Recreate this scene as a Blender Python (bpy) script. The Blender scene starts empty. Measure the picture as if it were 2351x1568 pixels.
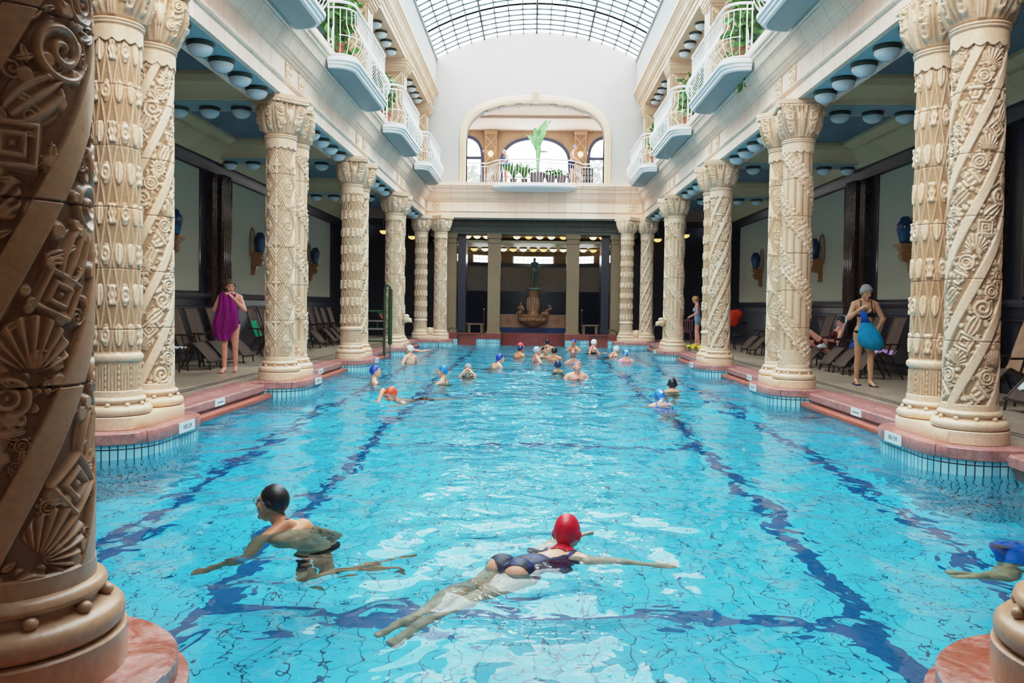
import bpy, math, random
import numpy as np
from mathutils import Vector, Matrix

PI = math.pi
sc = bpy.context.scene
COL = sc.collection
rnd = random.Random(11)

# ------------------------------------------------------------------ tags
def tag(o, label=None, cat=None, group=None, kind=None):
    if label: o['label'] = label
    if cat: o['category'] = cat
    if group: o['group'] = group
    if kind: o['kind'] = kind
    return o

def thing(name, label, cat, loc=(0, 0, 0), rz=0.0, group=None):
    o = bpy.data.objects.new(name, None)
    o.empty_display_size = .1
    COL.objects.link(o)
    o.location = loc
    o.rotation_euler = (0, 0, rz)
    return tag(o, label, cat, group)

def dup(root, loc=None, rz=None, label=None, group=None, scale=None):
    def rec(o, parent):
        c = o.copy()
        COL.objects.link(c)
        if parent is not None:
            c.parent = parent
        for ch in list(o.children):
            rec(ch, c)
        return c
    r = rec(root, None)
    if loc is not None: r.location = loc
    if rz is not None: r.rotation_euler = (0, 0, rz)
    if scale is not None: r.scale = scale
    if label: r['label'] = label
    if group: r['group'] = group
    return r

# ------------------------------------------------------------------ mesh builder
class MB:
    def __init__(self):
        self.v = []; self.f = []; self.m = []; self.uv = {}
    def add(self, vs, fs, m=0):
        b = len(self.v)
        self.v.extend([tuple(p) for p in vs])
        for f in fs:
            self.f.append(tuple(b + i for i in f)); self.m.append(m)
        return self
    def box(self, x0, x1, y0, y1, z0, z1, m=0):
        if x0 > x1: x0, x1 = x1, x0
        if y0 > y1: y0, y1 = y1, y0
        if z0 > z1: z0, z1 = z1, z0
        vs = [(x0,y0,z0),(x1,y0,z0),(x1,y1,z0),(x0,y1,z0),(x0,y0,z1),(x1,y0,z1),(x1,y1,z1),(x0,y1,z1)]
        return self.add(vs, [(0,3,2,1),(4,5,6,7),(0,1,5,4),(1,2,6,5),(2,3,7,6),(3,0,4,7)], m)
    def prism(self, poly, z0, z1, m=0):
        """poly: list of (x,y) counter-clockwise, extruded in z"""
        n = len(poly)
        vs = [(x, y, z0) for x, y in poly] + [(x, y, z1) for x, y in poly]
        fs = [tuple(range(n-1, -1, -1)), tuple(range(n, 2*n))]
        fs += [(i, (i+1) % n, n+(i+1) % n, n+i) for i in range(n)]
        return self.add(vs, fs, m)
    def extr(self, prof, fn, a, b, m=0, cap=True, closed=True):
        """prof: list of 2d points; fn(u,v,t)->xyz ; extruded t from a to b"""
        n = len(prof)
        vs = [fn(u, v, a) for u, v in prof] + [fn(u, v, b) for u, v in prof]
        fs = [(i, (i+1) % n, n+(i+1) % n, n+i) for i in range(n if closed else n-1)]
        if cap and closed: fs += [tuple(range(n-1, -1, -1)), tuple(range(n, 2*n))]
        return self.add(vs, fs, m)
    def lathe(self, prof, n=32, c=(0,0,0), m=0, cap=True, a0=0, a1=2*PI):
        full = abs(a1-a0-2*PI) < 1e-6
        k = n if full else n+1
        vs = []
        for r, z in prof:
            for i in range(k):
                t = a0+(a1-a0)*i/n
                vs.append((c[0]+r*math.cos(t), c[1]+r*math.sin(t), c[2]+z))
        fs = []
        for j in range(len(prof)-1):
            for i in range(n):
                i2 = (i+1) % k
                fs.append((j*k+i, j*k+i2, (j+1)*k+i2, (j+1)*k+i))
        if cap and full:
            if prof[0][0] > 1e-6: fs.append(tuple(range(k-1, -1, -1)))
            if prof[-1][0] > 1e-6: fs.append(tuple((len(prof)-1)*k+i for i in range(k)))
        return self.add(vs, fs, m)
    def tube(self, path, r, n=8, closed=False, m=0, cap=True):
        P = [Vector(p) for p in path]
        k = len(P)
        rs = r if isinstance(r, (list, tuple)) else [r]*k
        vs = []
        up = None
        for i in range(k):
            if closed: t = (P[(i+1) % k]-P[i-1])
            else: t = P[min(i+1, k-1)]-P[max(i-1, 0)]
            if t.length < 1e-9: t = Vector((0,0,1))
            t.normalize()
            if up is None:
                ref = Vector((0,0,1)) if abs(t.z) < .9 else Vector((1,0,0))
                up = (ref - t*ref.dot(t)).normalized()
            else:
                up = up - t*up.dot(t)
                if up.length < 1e-6: up = t.orthogonal()
                up.normalize()
            s = t.cross(up)
            for j in range(n):
                a = 2*PI*j/n
                q = P[i] + (up*math.cos(a)+s*math.sin(a))*rs[i]
                vs.append(tuple(q))
        fs = []
        for i in range(k if closed else k-1):
            i2 = (i+1) % k
            for j in range(n):
                j2 = (j+1) % n
                fs.append((i*n+j, i*n+j2, i2*n+j2, i2*n+j))
        if cap and not closed:
            fs.append(tuple(range(n-1, -1, -1))); fs.append(tuple((k-1)*n+j for j in range(n)))
        return self.add(vs, fs, m)
    def ball(self, c, r, nu=12, nv=8, rot=None, m=0):
        if not isinstance(r, (tuple, list)): r = (r, r, r)
        vs = []; fs = []
        for j in range(nv+1):
            ph = PI*j/nv
            for i in range(nu):
                th = 2*PI*i/nu
                p = Vector((r[0]*math.sin(ph)*math.cos(th), r[1]*math.sin(ph)*math.sin(th), -r[2]*math.cos(ph)))
                if rot is not None: p = rot @ p
                vs.append((c[0]+p.x, c[1]+p.y, c[2]+p.z))
        for j in range(nv):
            for i in range(nu):
                i2 = (i+1) % nu
                fs.append((j*nu+i, j*nu+i2, (j+1)*nu+i2, (j+1)*nu+i))
        return self.add(vs, fs, m)
    def capsule(self, a, b, ra, rb, n=14, m=0):
        a = Vector(a); b = Vector(b)
        d = b-a; L = d.length
        t = d/L if L > 1e-9 else Vector((0,0,1))
        pts = []; rs = []
        for k in range(5):
            ph = PI/2*k/5
            pts.append(a-t*ra*math.cos(ph)); rs.append(max(ra*math.sin(ph), 1e-4))
        for k in range(7):
            s = k/6
            pts.append(a+d*s); rs.append(ra+(rb-ra)*s)
        for k in range(1, 6):
            ph = PI/2*k/5
            pts.append(b+t*rb*math.sin(ph)); rs.append(max(rb*math.cos(ph), 1e-4))
        return self.tube(pts, rs, n, m=m)
    def build(self, name, mats, parent=None, smooth=38, loc=None):
        me = bpy.data.meshes.new(name)
        me.from_pydata(self.v, [], self.f)
        if not isinstance(mats, (list, tuple)): mats = [mats]
        for m in mats: me.materials.append(m)
        if len(mats) > 1:
            me.polygons.foreach_set('material_index', self.m)
        me.polygons.foreach_set('use_smooth', [True]*len(me.polygons))
        if smooth is not None and smooth < 179:
            me.set_sharp_from_angle(angle=math.radians(smooth))
        me.update()
        return link(name, me, parent, loc)

def link(name, me, parent=None, loc=None):
    o = bpy.data.objects.new(name, me)
    COL.objects.link(o)
    if parent is not None: o.parent = parent
    if loc is not None: o.location = loc
    return o

def grid_mesh(name, P, wrap, mats, parent=None, attr=None, flip=False, sharp=None):
    """P (nv,nu,3) numpy"""
    nv, nu = P.shape[:2]
    me = bpy.data.meshes.new(name)
    idx = np.arange(nv*nu).reshape(nv, nu)
    if wrap:
        nx = np.roll(idx, -1, axis=1)
        a, b, c, d = idx[:-1], nx[:-1], nx[1:], idx[1:]
    else:
        a, b, c, d = idx[:-1, :-1], idx[:-1, 1:], idx[1:, 1:], idx[1:, :-1]
    q = np.stack([a, b, c, d], -1).reshape(-1, 4)
    if flip: q = q[:, ::-1]
    n = len(q)
    me.vertices.add(nv*nu); me.vertices.foreach_set('co', P.reshape(-1).astype(np.float32))
    me.loops.add(4*n); me.loops.foreach_set('vertex_index', q.reshape(-1).astype(np.int32))
    me.polygons.add(n)
    me.polygons.foreach_set('loop_start', (np.arange(n)*4).astype(np.int32))
    me.polygons.foreach_set('use_smooth', np.ones(n, bool))
    if attr is not None:
        at = me.attributes.new('relief', 'FLOAT', 'POINT')
        at.data.foreach_set('value', attr.reshape(-1).astype(np.float32))
    for m in (mats if isinstance(mats, (list, tuple)) else [mats]): me.materials.append(m)
    me.update(calc_edges=True)
    me.validate()
    if sharp: me.set_sharp_from_angle(angle=math.radians(sharp))
    return link(name, me, parent)

# ------------------------------------------------------------------ materials
class NT:
    def __init__(self, name):
        self.mat = bpy.data.materials.new(name)
        self.mat.use_nodes = True
        self.t = self.mat.node_tree
        self.t.nodes.clear()
        self.out = self.n('ShaderNodeOutputMaterial')
    def n(self, typ, **kw):
        nd = self.t.nodes.new(typ)
        for k, v in kw.items():
            if k in nd.inputs.keys() if not k.startswith('_') else False:
                nd.inputs[k].default_value = v
            else:
                setattr(nd, k.lstrip('_'), v)
        return nd
    def l(self, a, b): self.t.links.new(a, b)
    def pos(self):
        return self.n('ShaderNodeNewGeometry').outputs['Position']
    def obj(self):
        return self.n('ShaderNodeTexCoord').outputs['Object']
    def math(self, op, a, b=None, c=None):
        nd = self.n('ShaderNodeMath', _operation=op)
        for i, x in enumerate((a, b, c)):
            if x is None: continue
            if hasattr(x, 'is_linked'): self.l(x, nd.inputs[i])
            else: nd.inputs[i].default_value = x
        return nd.outputs[0]
    def sep(self, v):
        nd = self.n('ShaderNodeSeparateXYZ'); self.l(v, nd.inputs[0]); return nd.outputs
    def noise(self, vec, scale, detail=4, rough=.55, dist=0):
        nd = self.n('ShaderNodeTexNoise'); self.l(vec, nd.inputs['Vector'])
        nd.inputs['Scale'].default_value = scale; nd.inputs['Detail'].default_value = detail
        nd.inputs['Roughness'].default_value = rough; nd.inputs['Distortion'].default_value = dist
        return nd.outputs['Fac']
    def ramp(self, fac, stops, interp='LINEAR'):
        nd = self.n('ShaderNodeValToRGB'); self.l(fac, nd.inputs[0])
        cr = nd.color_ramp; cr.interpolation = interp
        while len(cr.elements) < len(stops): cr.elements.new(.5)
        for e, (p, c) in zip(cr.elements, stops):
            e.position = p; e.color = (*c, 1) if len(c) == 3 else c
        return nd.outputs[0]
    def mix(self, fac, a, b, blend='MIX'):
        nd = self.n('ShaderNodeMix', _data_type='RGBA', _blend_type=blend)
        for i, x in ((0, fac), (6, a), (7, b)):
            if hasattr(x, 'is_linked'): self.l(x, nd.inputs[i])
            elif i == 0: nd.inputs[0].default_value = x
            else: nd.inputs[i].default_value = (*x, 1)
        return nd.outputs[2]
    def bump(self, h, strength=.3, dist=.01, normal=None):
        nd = self.n('ShaderNodeBump'); self.l(h, nd.inputs['Height'])
        nd.inputs['Strength'].default_value = strength; nd.inputs['Distance'].default_value = dist
        if normal is not None: self.l(normal, nd.inputs['Normal'])
        return nd.outputs[0]
    def bsdf(self, color, rough=.5, spec=.5, metal=0, normal=None, **kw):
        b = self.n('ShaderNodeBsdfPrincipled')
        if hasattr(color, 'is_linked'): self.l(color, b.inputs['Base Color'])
        else: b.inputs['Base Color'].default_value = (*color, 1)
        if hasattr(rough, 'is_linked'): self.l(rough, b.inputs['Roughness'])
        else: b.inputs['Roughness'].default_value = rough
        b.inputs['Specular IOR Level'].default_value = spec
        b.inputs['Metallic'].default_value = metal
        if normal is not None: self.l(normal, b.inputs['Normal'])
        for k, v in kw.items(): b.inputs[k].default_value = v
        self.l(b.outputs[0], self.out.inputs[0])
        return b

def simple(name, col, rough=.5, spec=.5, metal=0, var=.12, nscale=6, bump=0, bscale=60, emit=None):
    t = NT(name)
    p = t.pos() if False else t.obj()
    f = t.noise(p, nscale, 5)
    a = tuple(max(0, c*(1-var)) for c in col); b = tuple(min(1, c*(1+var)) for c in col)
    c = t.ramp(f, [(.3, a), (.7, b)])
    nrm = t.bump(t.noise(p, bscale, 3), bump, .005) if bump else None
    bs = t.bsdf(c, rough, spec, metal, nrm)
    if emit:
        bs.inputs['Emission Color'].default_value = (*emit[0], 1)
        bs.inputs['Emission Strength'].default_value = emit[1]
    return t.mat

def lin(r, g, b):
    f = lambda c: (c/255/12.92) if c/255 <= .04045 else ((c/255+.055)/1.055)**2.4
    return (f(r), f(g), f(b))

M = {}
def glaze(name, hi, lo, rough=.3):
    """glazed architectural ceramic: glaze pools in the relief hollows, their darker colour also paints in crevice shade"""
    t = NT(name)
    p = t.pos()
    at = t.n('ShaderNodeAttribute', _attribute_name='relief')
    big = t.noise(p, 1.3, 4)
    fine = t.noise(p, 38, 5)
    base = t.ramp(at.outputs['Fac'], [(.0, lo), (.45, tuple((a+b)/2 for a, b in zip(hi, lo))), (.8, hi)])  # lo end: pooled glaze, with crevice shade painted in
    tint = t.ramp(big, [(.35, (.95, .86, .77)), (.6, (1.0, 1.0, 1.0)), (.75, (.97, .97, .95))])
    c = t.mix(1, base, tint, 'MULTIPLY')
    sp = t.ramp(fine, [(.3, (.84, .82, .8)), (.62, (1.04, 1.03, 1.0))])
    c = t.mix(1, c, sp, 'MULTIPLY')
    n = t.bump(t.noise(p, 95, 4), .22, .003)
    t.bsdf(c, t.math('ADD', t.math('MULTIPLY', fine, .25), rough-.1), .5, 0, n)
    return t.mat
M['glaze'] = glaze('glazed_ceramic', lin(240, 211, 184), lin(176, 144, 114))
M['glaze_near'] = glaze('glazed_ceramic_shaded', lin(198, 154, 122), lin(124, 86, 62))  # browner copy of the glaze, foreground shadow put into its colour

def stone(name, col, joint=(.0, .0, .0), jx=0, rough=.45, axis=1, var=.1):
    """smooth terracotta cladding with vertical joints every jx metres along axis and soft tonal change from slab to slab"""
    t = NT(name)
    p = t.pos()
    s = t.sep(p)
    big = t.noise(p, .7, 4); fine = t.noise(p, 45, 4)
    a = tuple(c*(1-var) for c in col); b = tuple(min(1, c*(1+var)) for c in col)
    c = t.ramp(big, [(.35, a), (.65, b)])
    c = t.mix(1, c, t.ramp(fine, [(.3, (.93, .92, .9)), (.65, (1.02, 1.02, 1.02))]), 'MULTIPLY')
    if jx:
        q = t.math('DIVIDE', s[axis], jx)
        fr = t.math('FRACT', q)
        cell = t.n('ShaderNodeTexWhiteNoise', _noise_dimensions='1D')
        t.l(t.math('FLOOR', q), cell.inputs['W'])
        c = t.mix(1, c, t.ramp(cell.outputs[0], [(0, (.93, .9, .86)), (1, (1.05, 1.05, 1.05))]), 'MULTIPLY')
        ln = t.math('LESS_THAN', fr, .012/jx)
        c = t.mix(ln, c, tuple(x*.55 for x in col))
    t.bsdf(c, rough, .4, 0, t.bump(fine, .08, .004))
    return t.mat
M['stone'] = stone('cream_cladding', lin(252, 222, 204), jx=.46)
M['stone_x'] = stone('cream_cladding_end', lin(252, 214, 190), jx=.6, axis=0)
M['stone_dark'] = stone('beam_cladding', lin(196, 174, 138), jx=.5)
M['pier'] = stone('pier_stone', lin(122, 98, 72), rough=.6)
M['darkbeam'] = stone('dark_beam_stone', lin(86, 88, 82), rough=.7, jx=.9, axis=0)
M['pinkstone'] = stone('upper_cladding', lin(214, 184, 156), jx=.55)

def marble():
    t = NT('red_marble'); p = t.pos(); s = t.sep(p)
    n1 = t.noise(p, 3.2, 8, .65, 1.2); n2 = t.noise(p, 22, 6, .7)
    c = t.ramp(n1, [(.25, lin(120, 62, 58)), (.5, lin(170, 104, 98)), (.72, lin(205, 160, 154))])
    c = t.mix(.5, c, t.ramp(n2, [(.3, lin(128, 66, 60)), (.7, lin(206, 158, 150))]))
    q = t.math('DIVIDE', s[1], .62)
    c = t.mix(t.math('LESS_THAN', t.math('FRACT', q), .014), c, lin(90, 52, 50))
    t.bsdf(c, t.math('ADD', t.math('MULTIPLY', n2, .5), .1), .5, 0, t.bump(n2, .25, .006))
    return t.mat
M['marble'] = marble()
def marble_wet():
    t = NT('wet_red_marble'); p = t.pos()
    n1 = t.noise(p, 5, 8, .7, .8); n2 = t.noise(p, 26, 6, .7)
    c = t.ramp(n1, [(.3, lin(132, 58, 42)), (.48, lin(160, 78, 58)), (.62, lin(198, 150, 142)), (.8, lin(206, 176, 170))])
    t.bsdf(c, t.math('ADD', t.math('MULTIPLY', n2, .4), .05), .6, 0, t.bump(n2, .3, .006))
    return t.mat
M['marble_wet'] = marble_wet()
M['marble_lip'] = simple('red_marble_lip', lin(158, 78, 60), .3, .5, var=.22, nscale=9)
M['marble_dark'] = simple('dark_red_marble', lin(120, 52, 46), .3, .5, var=.3, nscale=9)

def mosaic():
    t = NT('mosaic_floor'); p = t.pos(); s = t.sep(p)
    vo = t.n('ShaderNodeTexVoronoi'); t.l(p, vo.inputs['Vector']); vo.inputs['Scale'].default_value = 34; vo.inputs['Randomness'].default_value = .35
    de = t.n('ShaderNodeTexVoronoi', _feature='DISTANCE_TO_EDGE'); t.l(p, de.inputs['Vector']); de.inputs['Scale'].default_value = 34; de.inputs['Randomness'].default_value = .35
    cell = t.sep(vo.outputs['Color'])[0]
    c = t.ramp(cell, [(0, lin(172, 142, 116)), (.5, lin(208, 182, 154)), (1, lin(226, 206, 184))])
    c = t.mix(t.math('LESS_THAN', de.outputs['Distance'], .09), c, lin(108, 90, 74))
    # dark double border line parallel to the pool
    ax = t.math('ABSOLUTE', t.math('SUBTRACT', s[0], .07))
    for d in (4.90, 4.99):
        w = t.math('LESS_THAN', t.math('ABSOLUTE', t.math('SUBTRACT', ax, d)), .02)
        c = t.mix(w, c, lin(44, 42, 60))
    big = t.noise(p, .8, 5)
    c = t.mix(1, c, t.ramp(big, [(.35, (.72, .7, .7)), (.65, (1.05, 1.05, 1.05))]), 'MULTIPLY')
    t.bsdf(c, t.math('ADD', t.math('MULTIPLY', big, .5), .12), .5, 0, t.bump(de.outputs['Distance'], .25, .003))
    return t.mat
M['mosaic'] = mosaic()

def tilewall():
    """pale blue glazed strips with dark joints; UV x runs along the wall in metres, y is height"""
    t = NT('pool_wall_tile'); uv = t.n('ShaderNodeUVMap'); s = t.sep(uv.outputs[0])
    n = t.math('FLOOR', t.math('DIVIDE', s[0], .07))
    wn = t.n('ShaderNodeTexWhiteNoise', _noise_dimensions='1D'); t.l(n, wn.inputs['W'])
    c = t.ramp(wn.outputs[0], [(0, lin(120, 190, 208)), (1, lin(172, 218, 226))])
    v = t.math('LESS_THAN', t.math('FRACT', t.math('DIVIDE', s[0], .07)), .15)
    h = t.math('LESS_THAN', t.math('ABSOLUTE', t.math('SUBTRACT', s[1], -.125)), .0055)
    c = t.mix(t.math('MAXIMUM', v, h), c, lin(34, 50, 58))
    t.bsdf(c, .22, .5)
    return t.mat
M['tile'] = tilewall()

def poolfloor():
    t = NT('pool_floor_tile'); p = t.pos(); s = t.sep(p)
    n = t.noise(p, .5, 3)
    c = t.ramp(n, [(.3, lin(72, 202, 234)), (.7, lin(108, 220, 244))])
    g = None
    for ax in (0, 1):
        ln = t.math('LESS_THAN', t.math('FRACT', t.math('DIVIDE', s[ax], .2)), .055)
        g = ln if g is None else t.math('MAXIMUM', g, ln)
    c = t.mix(g, c, lin(14, 84, 116))
    ax = t.math('SUBTRACT', s[0], .07); aa = t.math('ABSOLUTE', ax)
    def band(v, c0, w): return t.math('LESS_THAN', t.math('ABSOLUTE', t.math('SUBTRACT', v, c0)), w)
    dark = band(aa, 2.12, .075)
    dark = t.math('MAXIMUM', dark, band(aa, 3.35, .07))
    inside = t.math('LESS_THAN', aa, 2.2)
    for yy in (5.15, 10.1, 15.2, 20.3, 25.4):
        dark = t.math('MAXIMUM', dark, t.math('MULTIPLY', band(s[1], yy, .10), inside))
    c = t.mix(dark, c, lin(0, 88, 140))
    t.bsdf(c, .35, .4)
    return t.mat
M['poolfloor'] = poolfloor()

def water():
    t = NT('pool_water_surface'); p = t.pos()
    mp = t.n('ShaderNodeMapping'); t.l(p, mp.inputs['Vector']); mp.inputs['Scale'].default_value = (1, 1.0, 1)
    n1 = t.noise(mp.outputs[0], 3.3, 1.4, .45, .6)
    n2 = t.noise(mp.outputs[0], 10, 1, .5, .3)
    h = t.math('ADD', n1, t.math('MULTIPLY', n2, .14))
    nrm = t.bump(h, .5, .06)
    fres = t.n('ShaderNodeFresnel'); fres.inputs['IOR'].default_value = 1.33; t.l(nrm, fres.inputs['Normal'])
    refr = t.n('ShaderNodeBsdfRefraction'); refr.inputs['IOR'].default_value = 1.33; refr.inputs['Roughness'].default_value = 0
    refr.inputs['Color'].default_value = (.74, .97, 1, 1); t.l(nrm, refr.inputs['Normal'])
    gl = t.n('ShaderNodeBsdfGlossy'); gl.inputs['Roughness'].default_value = .01; t.l(nrm, gl.inputs['Normal'])
    ms = t.n('ShaderNodeMixShader'); t.l(fres.outputs[0], ms.inputs[0]); t.l(refr.outputs[0], ms.inputs[1]); t.l(gl.outputs[0], ms.inputs[2])
    t.l(ms.outputs[0], t.out.inputs[0])
    return t.mat
M['water'] = water()

def ribbed(name, a, b, pitch, axis, rough=.5):
    t = NT(name); p = t.pos(); s = t.sep(p)
    w = t.math('SINE', t.math('MULTIPLY', s[axis], 2*PI/pitch))
    f = t.math('ADD', t.math('MULTIPLY', w, .5), .5)
    c = t.ramp(f, [(.2, a), (.8, b)])
    t.bsdf(c, rough, .4, 0, t.bump(f, .5, .006))
    return t.mat
M['soffit'] = ribbed('blue_soffit_tile', lin(112, 158, 172), lin(152, 194, 206), .035, 1)
M['bluepanel'] = simple('blue_panel', lin(116, 148, 156), .5, .4, var=.08)
M['coffer'] = simple('coffer_ceiling', lin(84, 104, 118), .6, .3, var=.15, nscale=2)
M['navy'] = simple('navy_wall_tile', lin(20, 25, 42), .3, .5, var=.4, nscale=14, bump=.08, bscale=20)
M['brownribs'] = simple('brown_glazed_ribs', lin(48, 32, 34), .12, .6, var=.5, nscale=12, bump=.05, bscale=30)
M['plaster'] = simple('aisle_plaster', lin(176, 170, 152), .85, .2, var=.06, nscale=40, bump=.15, bscale=120)
M['whitewall'] = simple('white_plaster', lin(176, 172, 168), .85, .2, var=.035, nscale=1.5, bump=.08, bscale=90)
M['cement'] = simple('grey_cement', lin(176, 178, 176), .9, .2, var=.08, nscale=4)
M['mauve'] = simple('mauve_plaster', lin(150, 128, 120), .8, .2, var=.06, nscale=3)
M['pinkceil'] = simple('pink_ceiling', lin(232, 206, 192), .8, .2, var=.03)
M['white'] = simple('white_paint', lin(246, 246, 246), .35, .5, var=.02)
M['lampglass'] = simple('lamp_opal_glass', lin(206, 216, 222), .15, .6, var=.04)
M['lampring'] = simple('lamp_ring_green', lin(34, 54, 50), .35, .5, var=.2)
M['warm1'] = simple('lit_lamp_cream', lin(255, 236, 190), .3, .3, var=.02, emit=((1, .80, .45), 2.6))
M['warm2'] = simple('lit_lamp_amber', lin(255, 200, 120), .3, .3, var=.02, emit=((1, .5, .12), 2.2))
M['cobalt'] = simple('cobalt_glaze', lin(14, 52, 98), .08, .7, var=.4, nscale=7)
M['ochre'] = simple('ochre_glaze', lin(150, 104, 66), .35, .5, var=.2, nscale=9)
M['frame'] = simple('lounger_frame', lin(46, 32, 28), .4, .4, var=.2)
def sling(name, a, b):
    t = NT(name); p = t.obj(); s = t.sep(p)
    w = t.math('SINE', t.math('MULTIPLY', s[0], 420)); w2 = t.math('SINE', t.math('MULTIPLY', s[1], 420))
    f = t.math('ADD', t.math('MULTIPLY', t.math('MULTIPLY', w, w2), .5), .5)
    big = t.noise(p, 5, 3)
    c = t.mix(.5, t.ramp(f, [(.2, a), (.8, b)]), t.ramp(big, [(.3, a), (.7, b)]))
    t.bsdf(c, .6, .35, 0, t.bump(f, .3, .002))
    return t.mat
M['sling'] = sling('woven_sling', lin(52, 38, 32), lin(106, 78, 64))
def cloth(name, col, var=.15, bump=.5, rough=.9):
    t = NT(name); p = t.obj()
    n = t.noise(p, 90, 4); big = t.noise(p, 7, 3)
    a = tuple(c*(1-var) for c in col); b = tuple(min(1, c*(1+var)) for c in col)
    c = t.ramp(big, [(.3, a), (.7, b)])
    t.bsdf(c, rough, .2, 0, t.bump(n, bump, .004))
    return t.mat
def patterned(name, cols, scale=25, rough=.5):
    t = NT(name); p = t.obj()
    vo = t.n('ShaderNodeTexVoronoi'); t.l(p, vo.inputs['Vector']); vo.inputs['Scale'].default_value = scale
    cell = t.sep(vo.outputs['Color'])[0]
    k = len(cols)
    c = t.ramp(cell, [(i/k, cc) for i, cc in enumerate(cols)], 'CONSTANT')
    t.bsdf(c, rough, .4)
    return t.mat
M['green'] = simple('green_enamel', lin(36, 66, 42), .3, .5, var=.15)
M['steel'] = simple('steel', lin(180, 186, 190), .25, .5, metal=1, var=.05)
M['leaf'] = simple('leaf_green', lin(72, 118, 48), .45, .4, var=.45, nscale=9)
M['treeleaf'] = simple('garden_foliage', lin(58, 76, 46), .6, .2, var=.5, nscale=4)
M['lampwhite'] = simple('lamp_white_glass', lin(236, 238, 240), .2, .5, var=.02)
M['leaf2'] = simple('leaf_pale', lin(128, 168, 116), .45, .4, var=.35, nscale=9)
M['terracotta'] = simple('terracotta_pot', lin(150, 86, 66), .7, .3)
M['darkpot'] = simple('dark_pot', lin(92, 78, 84), .5, .4)
M['bronze'] = simple('green_bronze', lin(58, 96, 88), .45, .5, metal=.4, var=.3, nscale=14)
M['fount'] = simple('fountain_stone', lin(140, 96, 66), .35, .5, var=.25, nscale=8, bump=.3, bscale=25)
M['fount_blue'] = simple('fountain_blue_tile', lin(26, 48, 92), .2, .5, var=.4, nscale=20)
M['lettering'] = simple('grey_lettering', lin(110, 116, 122), .6, .3)
M['plate'] = simple('white_enamel_plate', lin(228, 232, 232), .3, .5, var=.03)
def glasspane(name, tint, k):
    t = NT(name)
    tr = t.n('ShaderNodeBsdfTransparent'); tr.inputs[0].default_value = (*tint, 1)
    tl = t.n('ShaderNodeBsdfTranslucent'); tl.inputs[0].default_value = (*tint, 1)
    gl = t.n('ShaderNodeBsdfGlossy'); gl.inputs['Roughness'].default_value = .1
    m1 = t.n('ShaderNodeMixShader'); m1.inputs[0].default_value = k; t.l(tr.outputs[0], m1.inputs[1]); t.l(tl.outputs[0], m1.inputs[2])
    m2 = t.n('ShaderNodeMixShader'); m2.inputs[0].default_value = .05; t.l(m1.outputs[0], m2.inputs[1]); t.l(gl.outputs[0], m2.inputs[2])
    t.l(m2.outputs[0], t.out.inputs[0])
    return t.mat
M['roofglass'] = glasspane('roof_glass_tinted', (.60, .74, .79), .3)
M['roofclear'] = glasspane('roof_glass_clear', (.80, .82, .83), .3)
M['winglass'] = glasspane('window_glass', (.95, .98, .97), .08)
M['mullion'] = simple('dark_glazing_bar', lin(74, 88, 92), .5, .4)
M['bluegrey'] = simple('bluegrey_window_frame', lin(88, 96, 130), .5, .4)
M['darkframe'] = simple('dark_window_frame', lin(50, 48, 60), .5, .4)
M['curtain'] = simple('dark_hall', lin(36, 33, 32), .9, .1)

# ------------------------------------------------------------------ layout (metres; z=0 poolside floor, water at -0.23)
XC, HX = .07, 4.115            # hall centre line, half distance between the two column rows
WATER = -.23
POOLZ = -1.68
DD = .716                      # spacing inside a column pair
ROW = {1: 7.69, 2: 12.79, 3: 17.88, 4: 23.30}
YE = 29.6                      # far end of the pool hall
YM = {0: 2.95, 1: 8.05, 2: 13.15, 3: 18.24, 4: 23.66, 5: 29.4}
def sx(s, d): return XC + s*d
SIDE = {-1: 'left', 1: 'right'}
ORD = ['first', 'second', 'third', 'fourth', 'fifth', 'sixth', 'seventh', 'eighth', 'ninth', 'tenth', 'eleventh', 'twelfth', 'thirteenth', 'fourteenth']
def arch_fn(s):                # profile (d,z) swept along y
    return lambda d, z, t: (sx(s, d), t, z)
# ================================================================== PEOPLE (built first: the remesh evaluation is cheap while the scene is small)
def V3(*a): return Vector(a)
def skinmat(name, col):
    t = NT(name); p = t.obj()
    n = t.noise(p, 9, 4)
    c = t.ramp(n, [(.3, tuple(x*.9 for x in col)), (.7, tuple(min(1, x*1.08) for x in col))])
    t.bsdf(c, .42, .45)
    return t.mat
SK = {'fair': skinmat('skin_fair', lin(226, 170, 142)), 'tan': skinmat('skin_tanned', lin(206, 136, 100)),
      'pink': skinmat('skin_pink', lin(230, 158, 134)), 'olive': skinmat('skin_olive', lin(196, 148, 112))}
M['eye'] = simple('eye_dark', lin(40, 30, 26), .25, .5)
M['mouth'] = simple('lip_red', lin(168, 84, 76), .5, .4)
CAPC = {'black': lin(22, 22, 28), 'navy': lin(26, 36, 78), 'red': lin(204, 16, 46), 'white': lin(238, 240, 242), 'royal': lin(20, 62, 168),
        'azure': lin(24, 122, 190), 'orange': lin(232, 78, 40), 'coral': lin(240, 62, 70), 'silver': lin(176, 180, 190), 'pale': lin(196, 220, 214)}
for k, c in CAPC.items():
    M['cap_'+k] = simple('swim_cap_'+k, c, .38, .5, var=.18, nscale=22, bump=.25, bscale=28)
M['cap_bluewhite'] = patterned('swim_cap_bluewhite', [lin(36, 112, 190), lin(60, 140, 214), lin(36, 112, 190), lin(226, 236, 246)], 18)
M['cap_floral'] = patterned('swim_cap_floral', [lin(120, 96, 86), lin(70, 52, 48), lin(180, 170, 160), lin(150, 70, 60)], 40)
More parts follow.
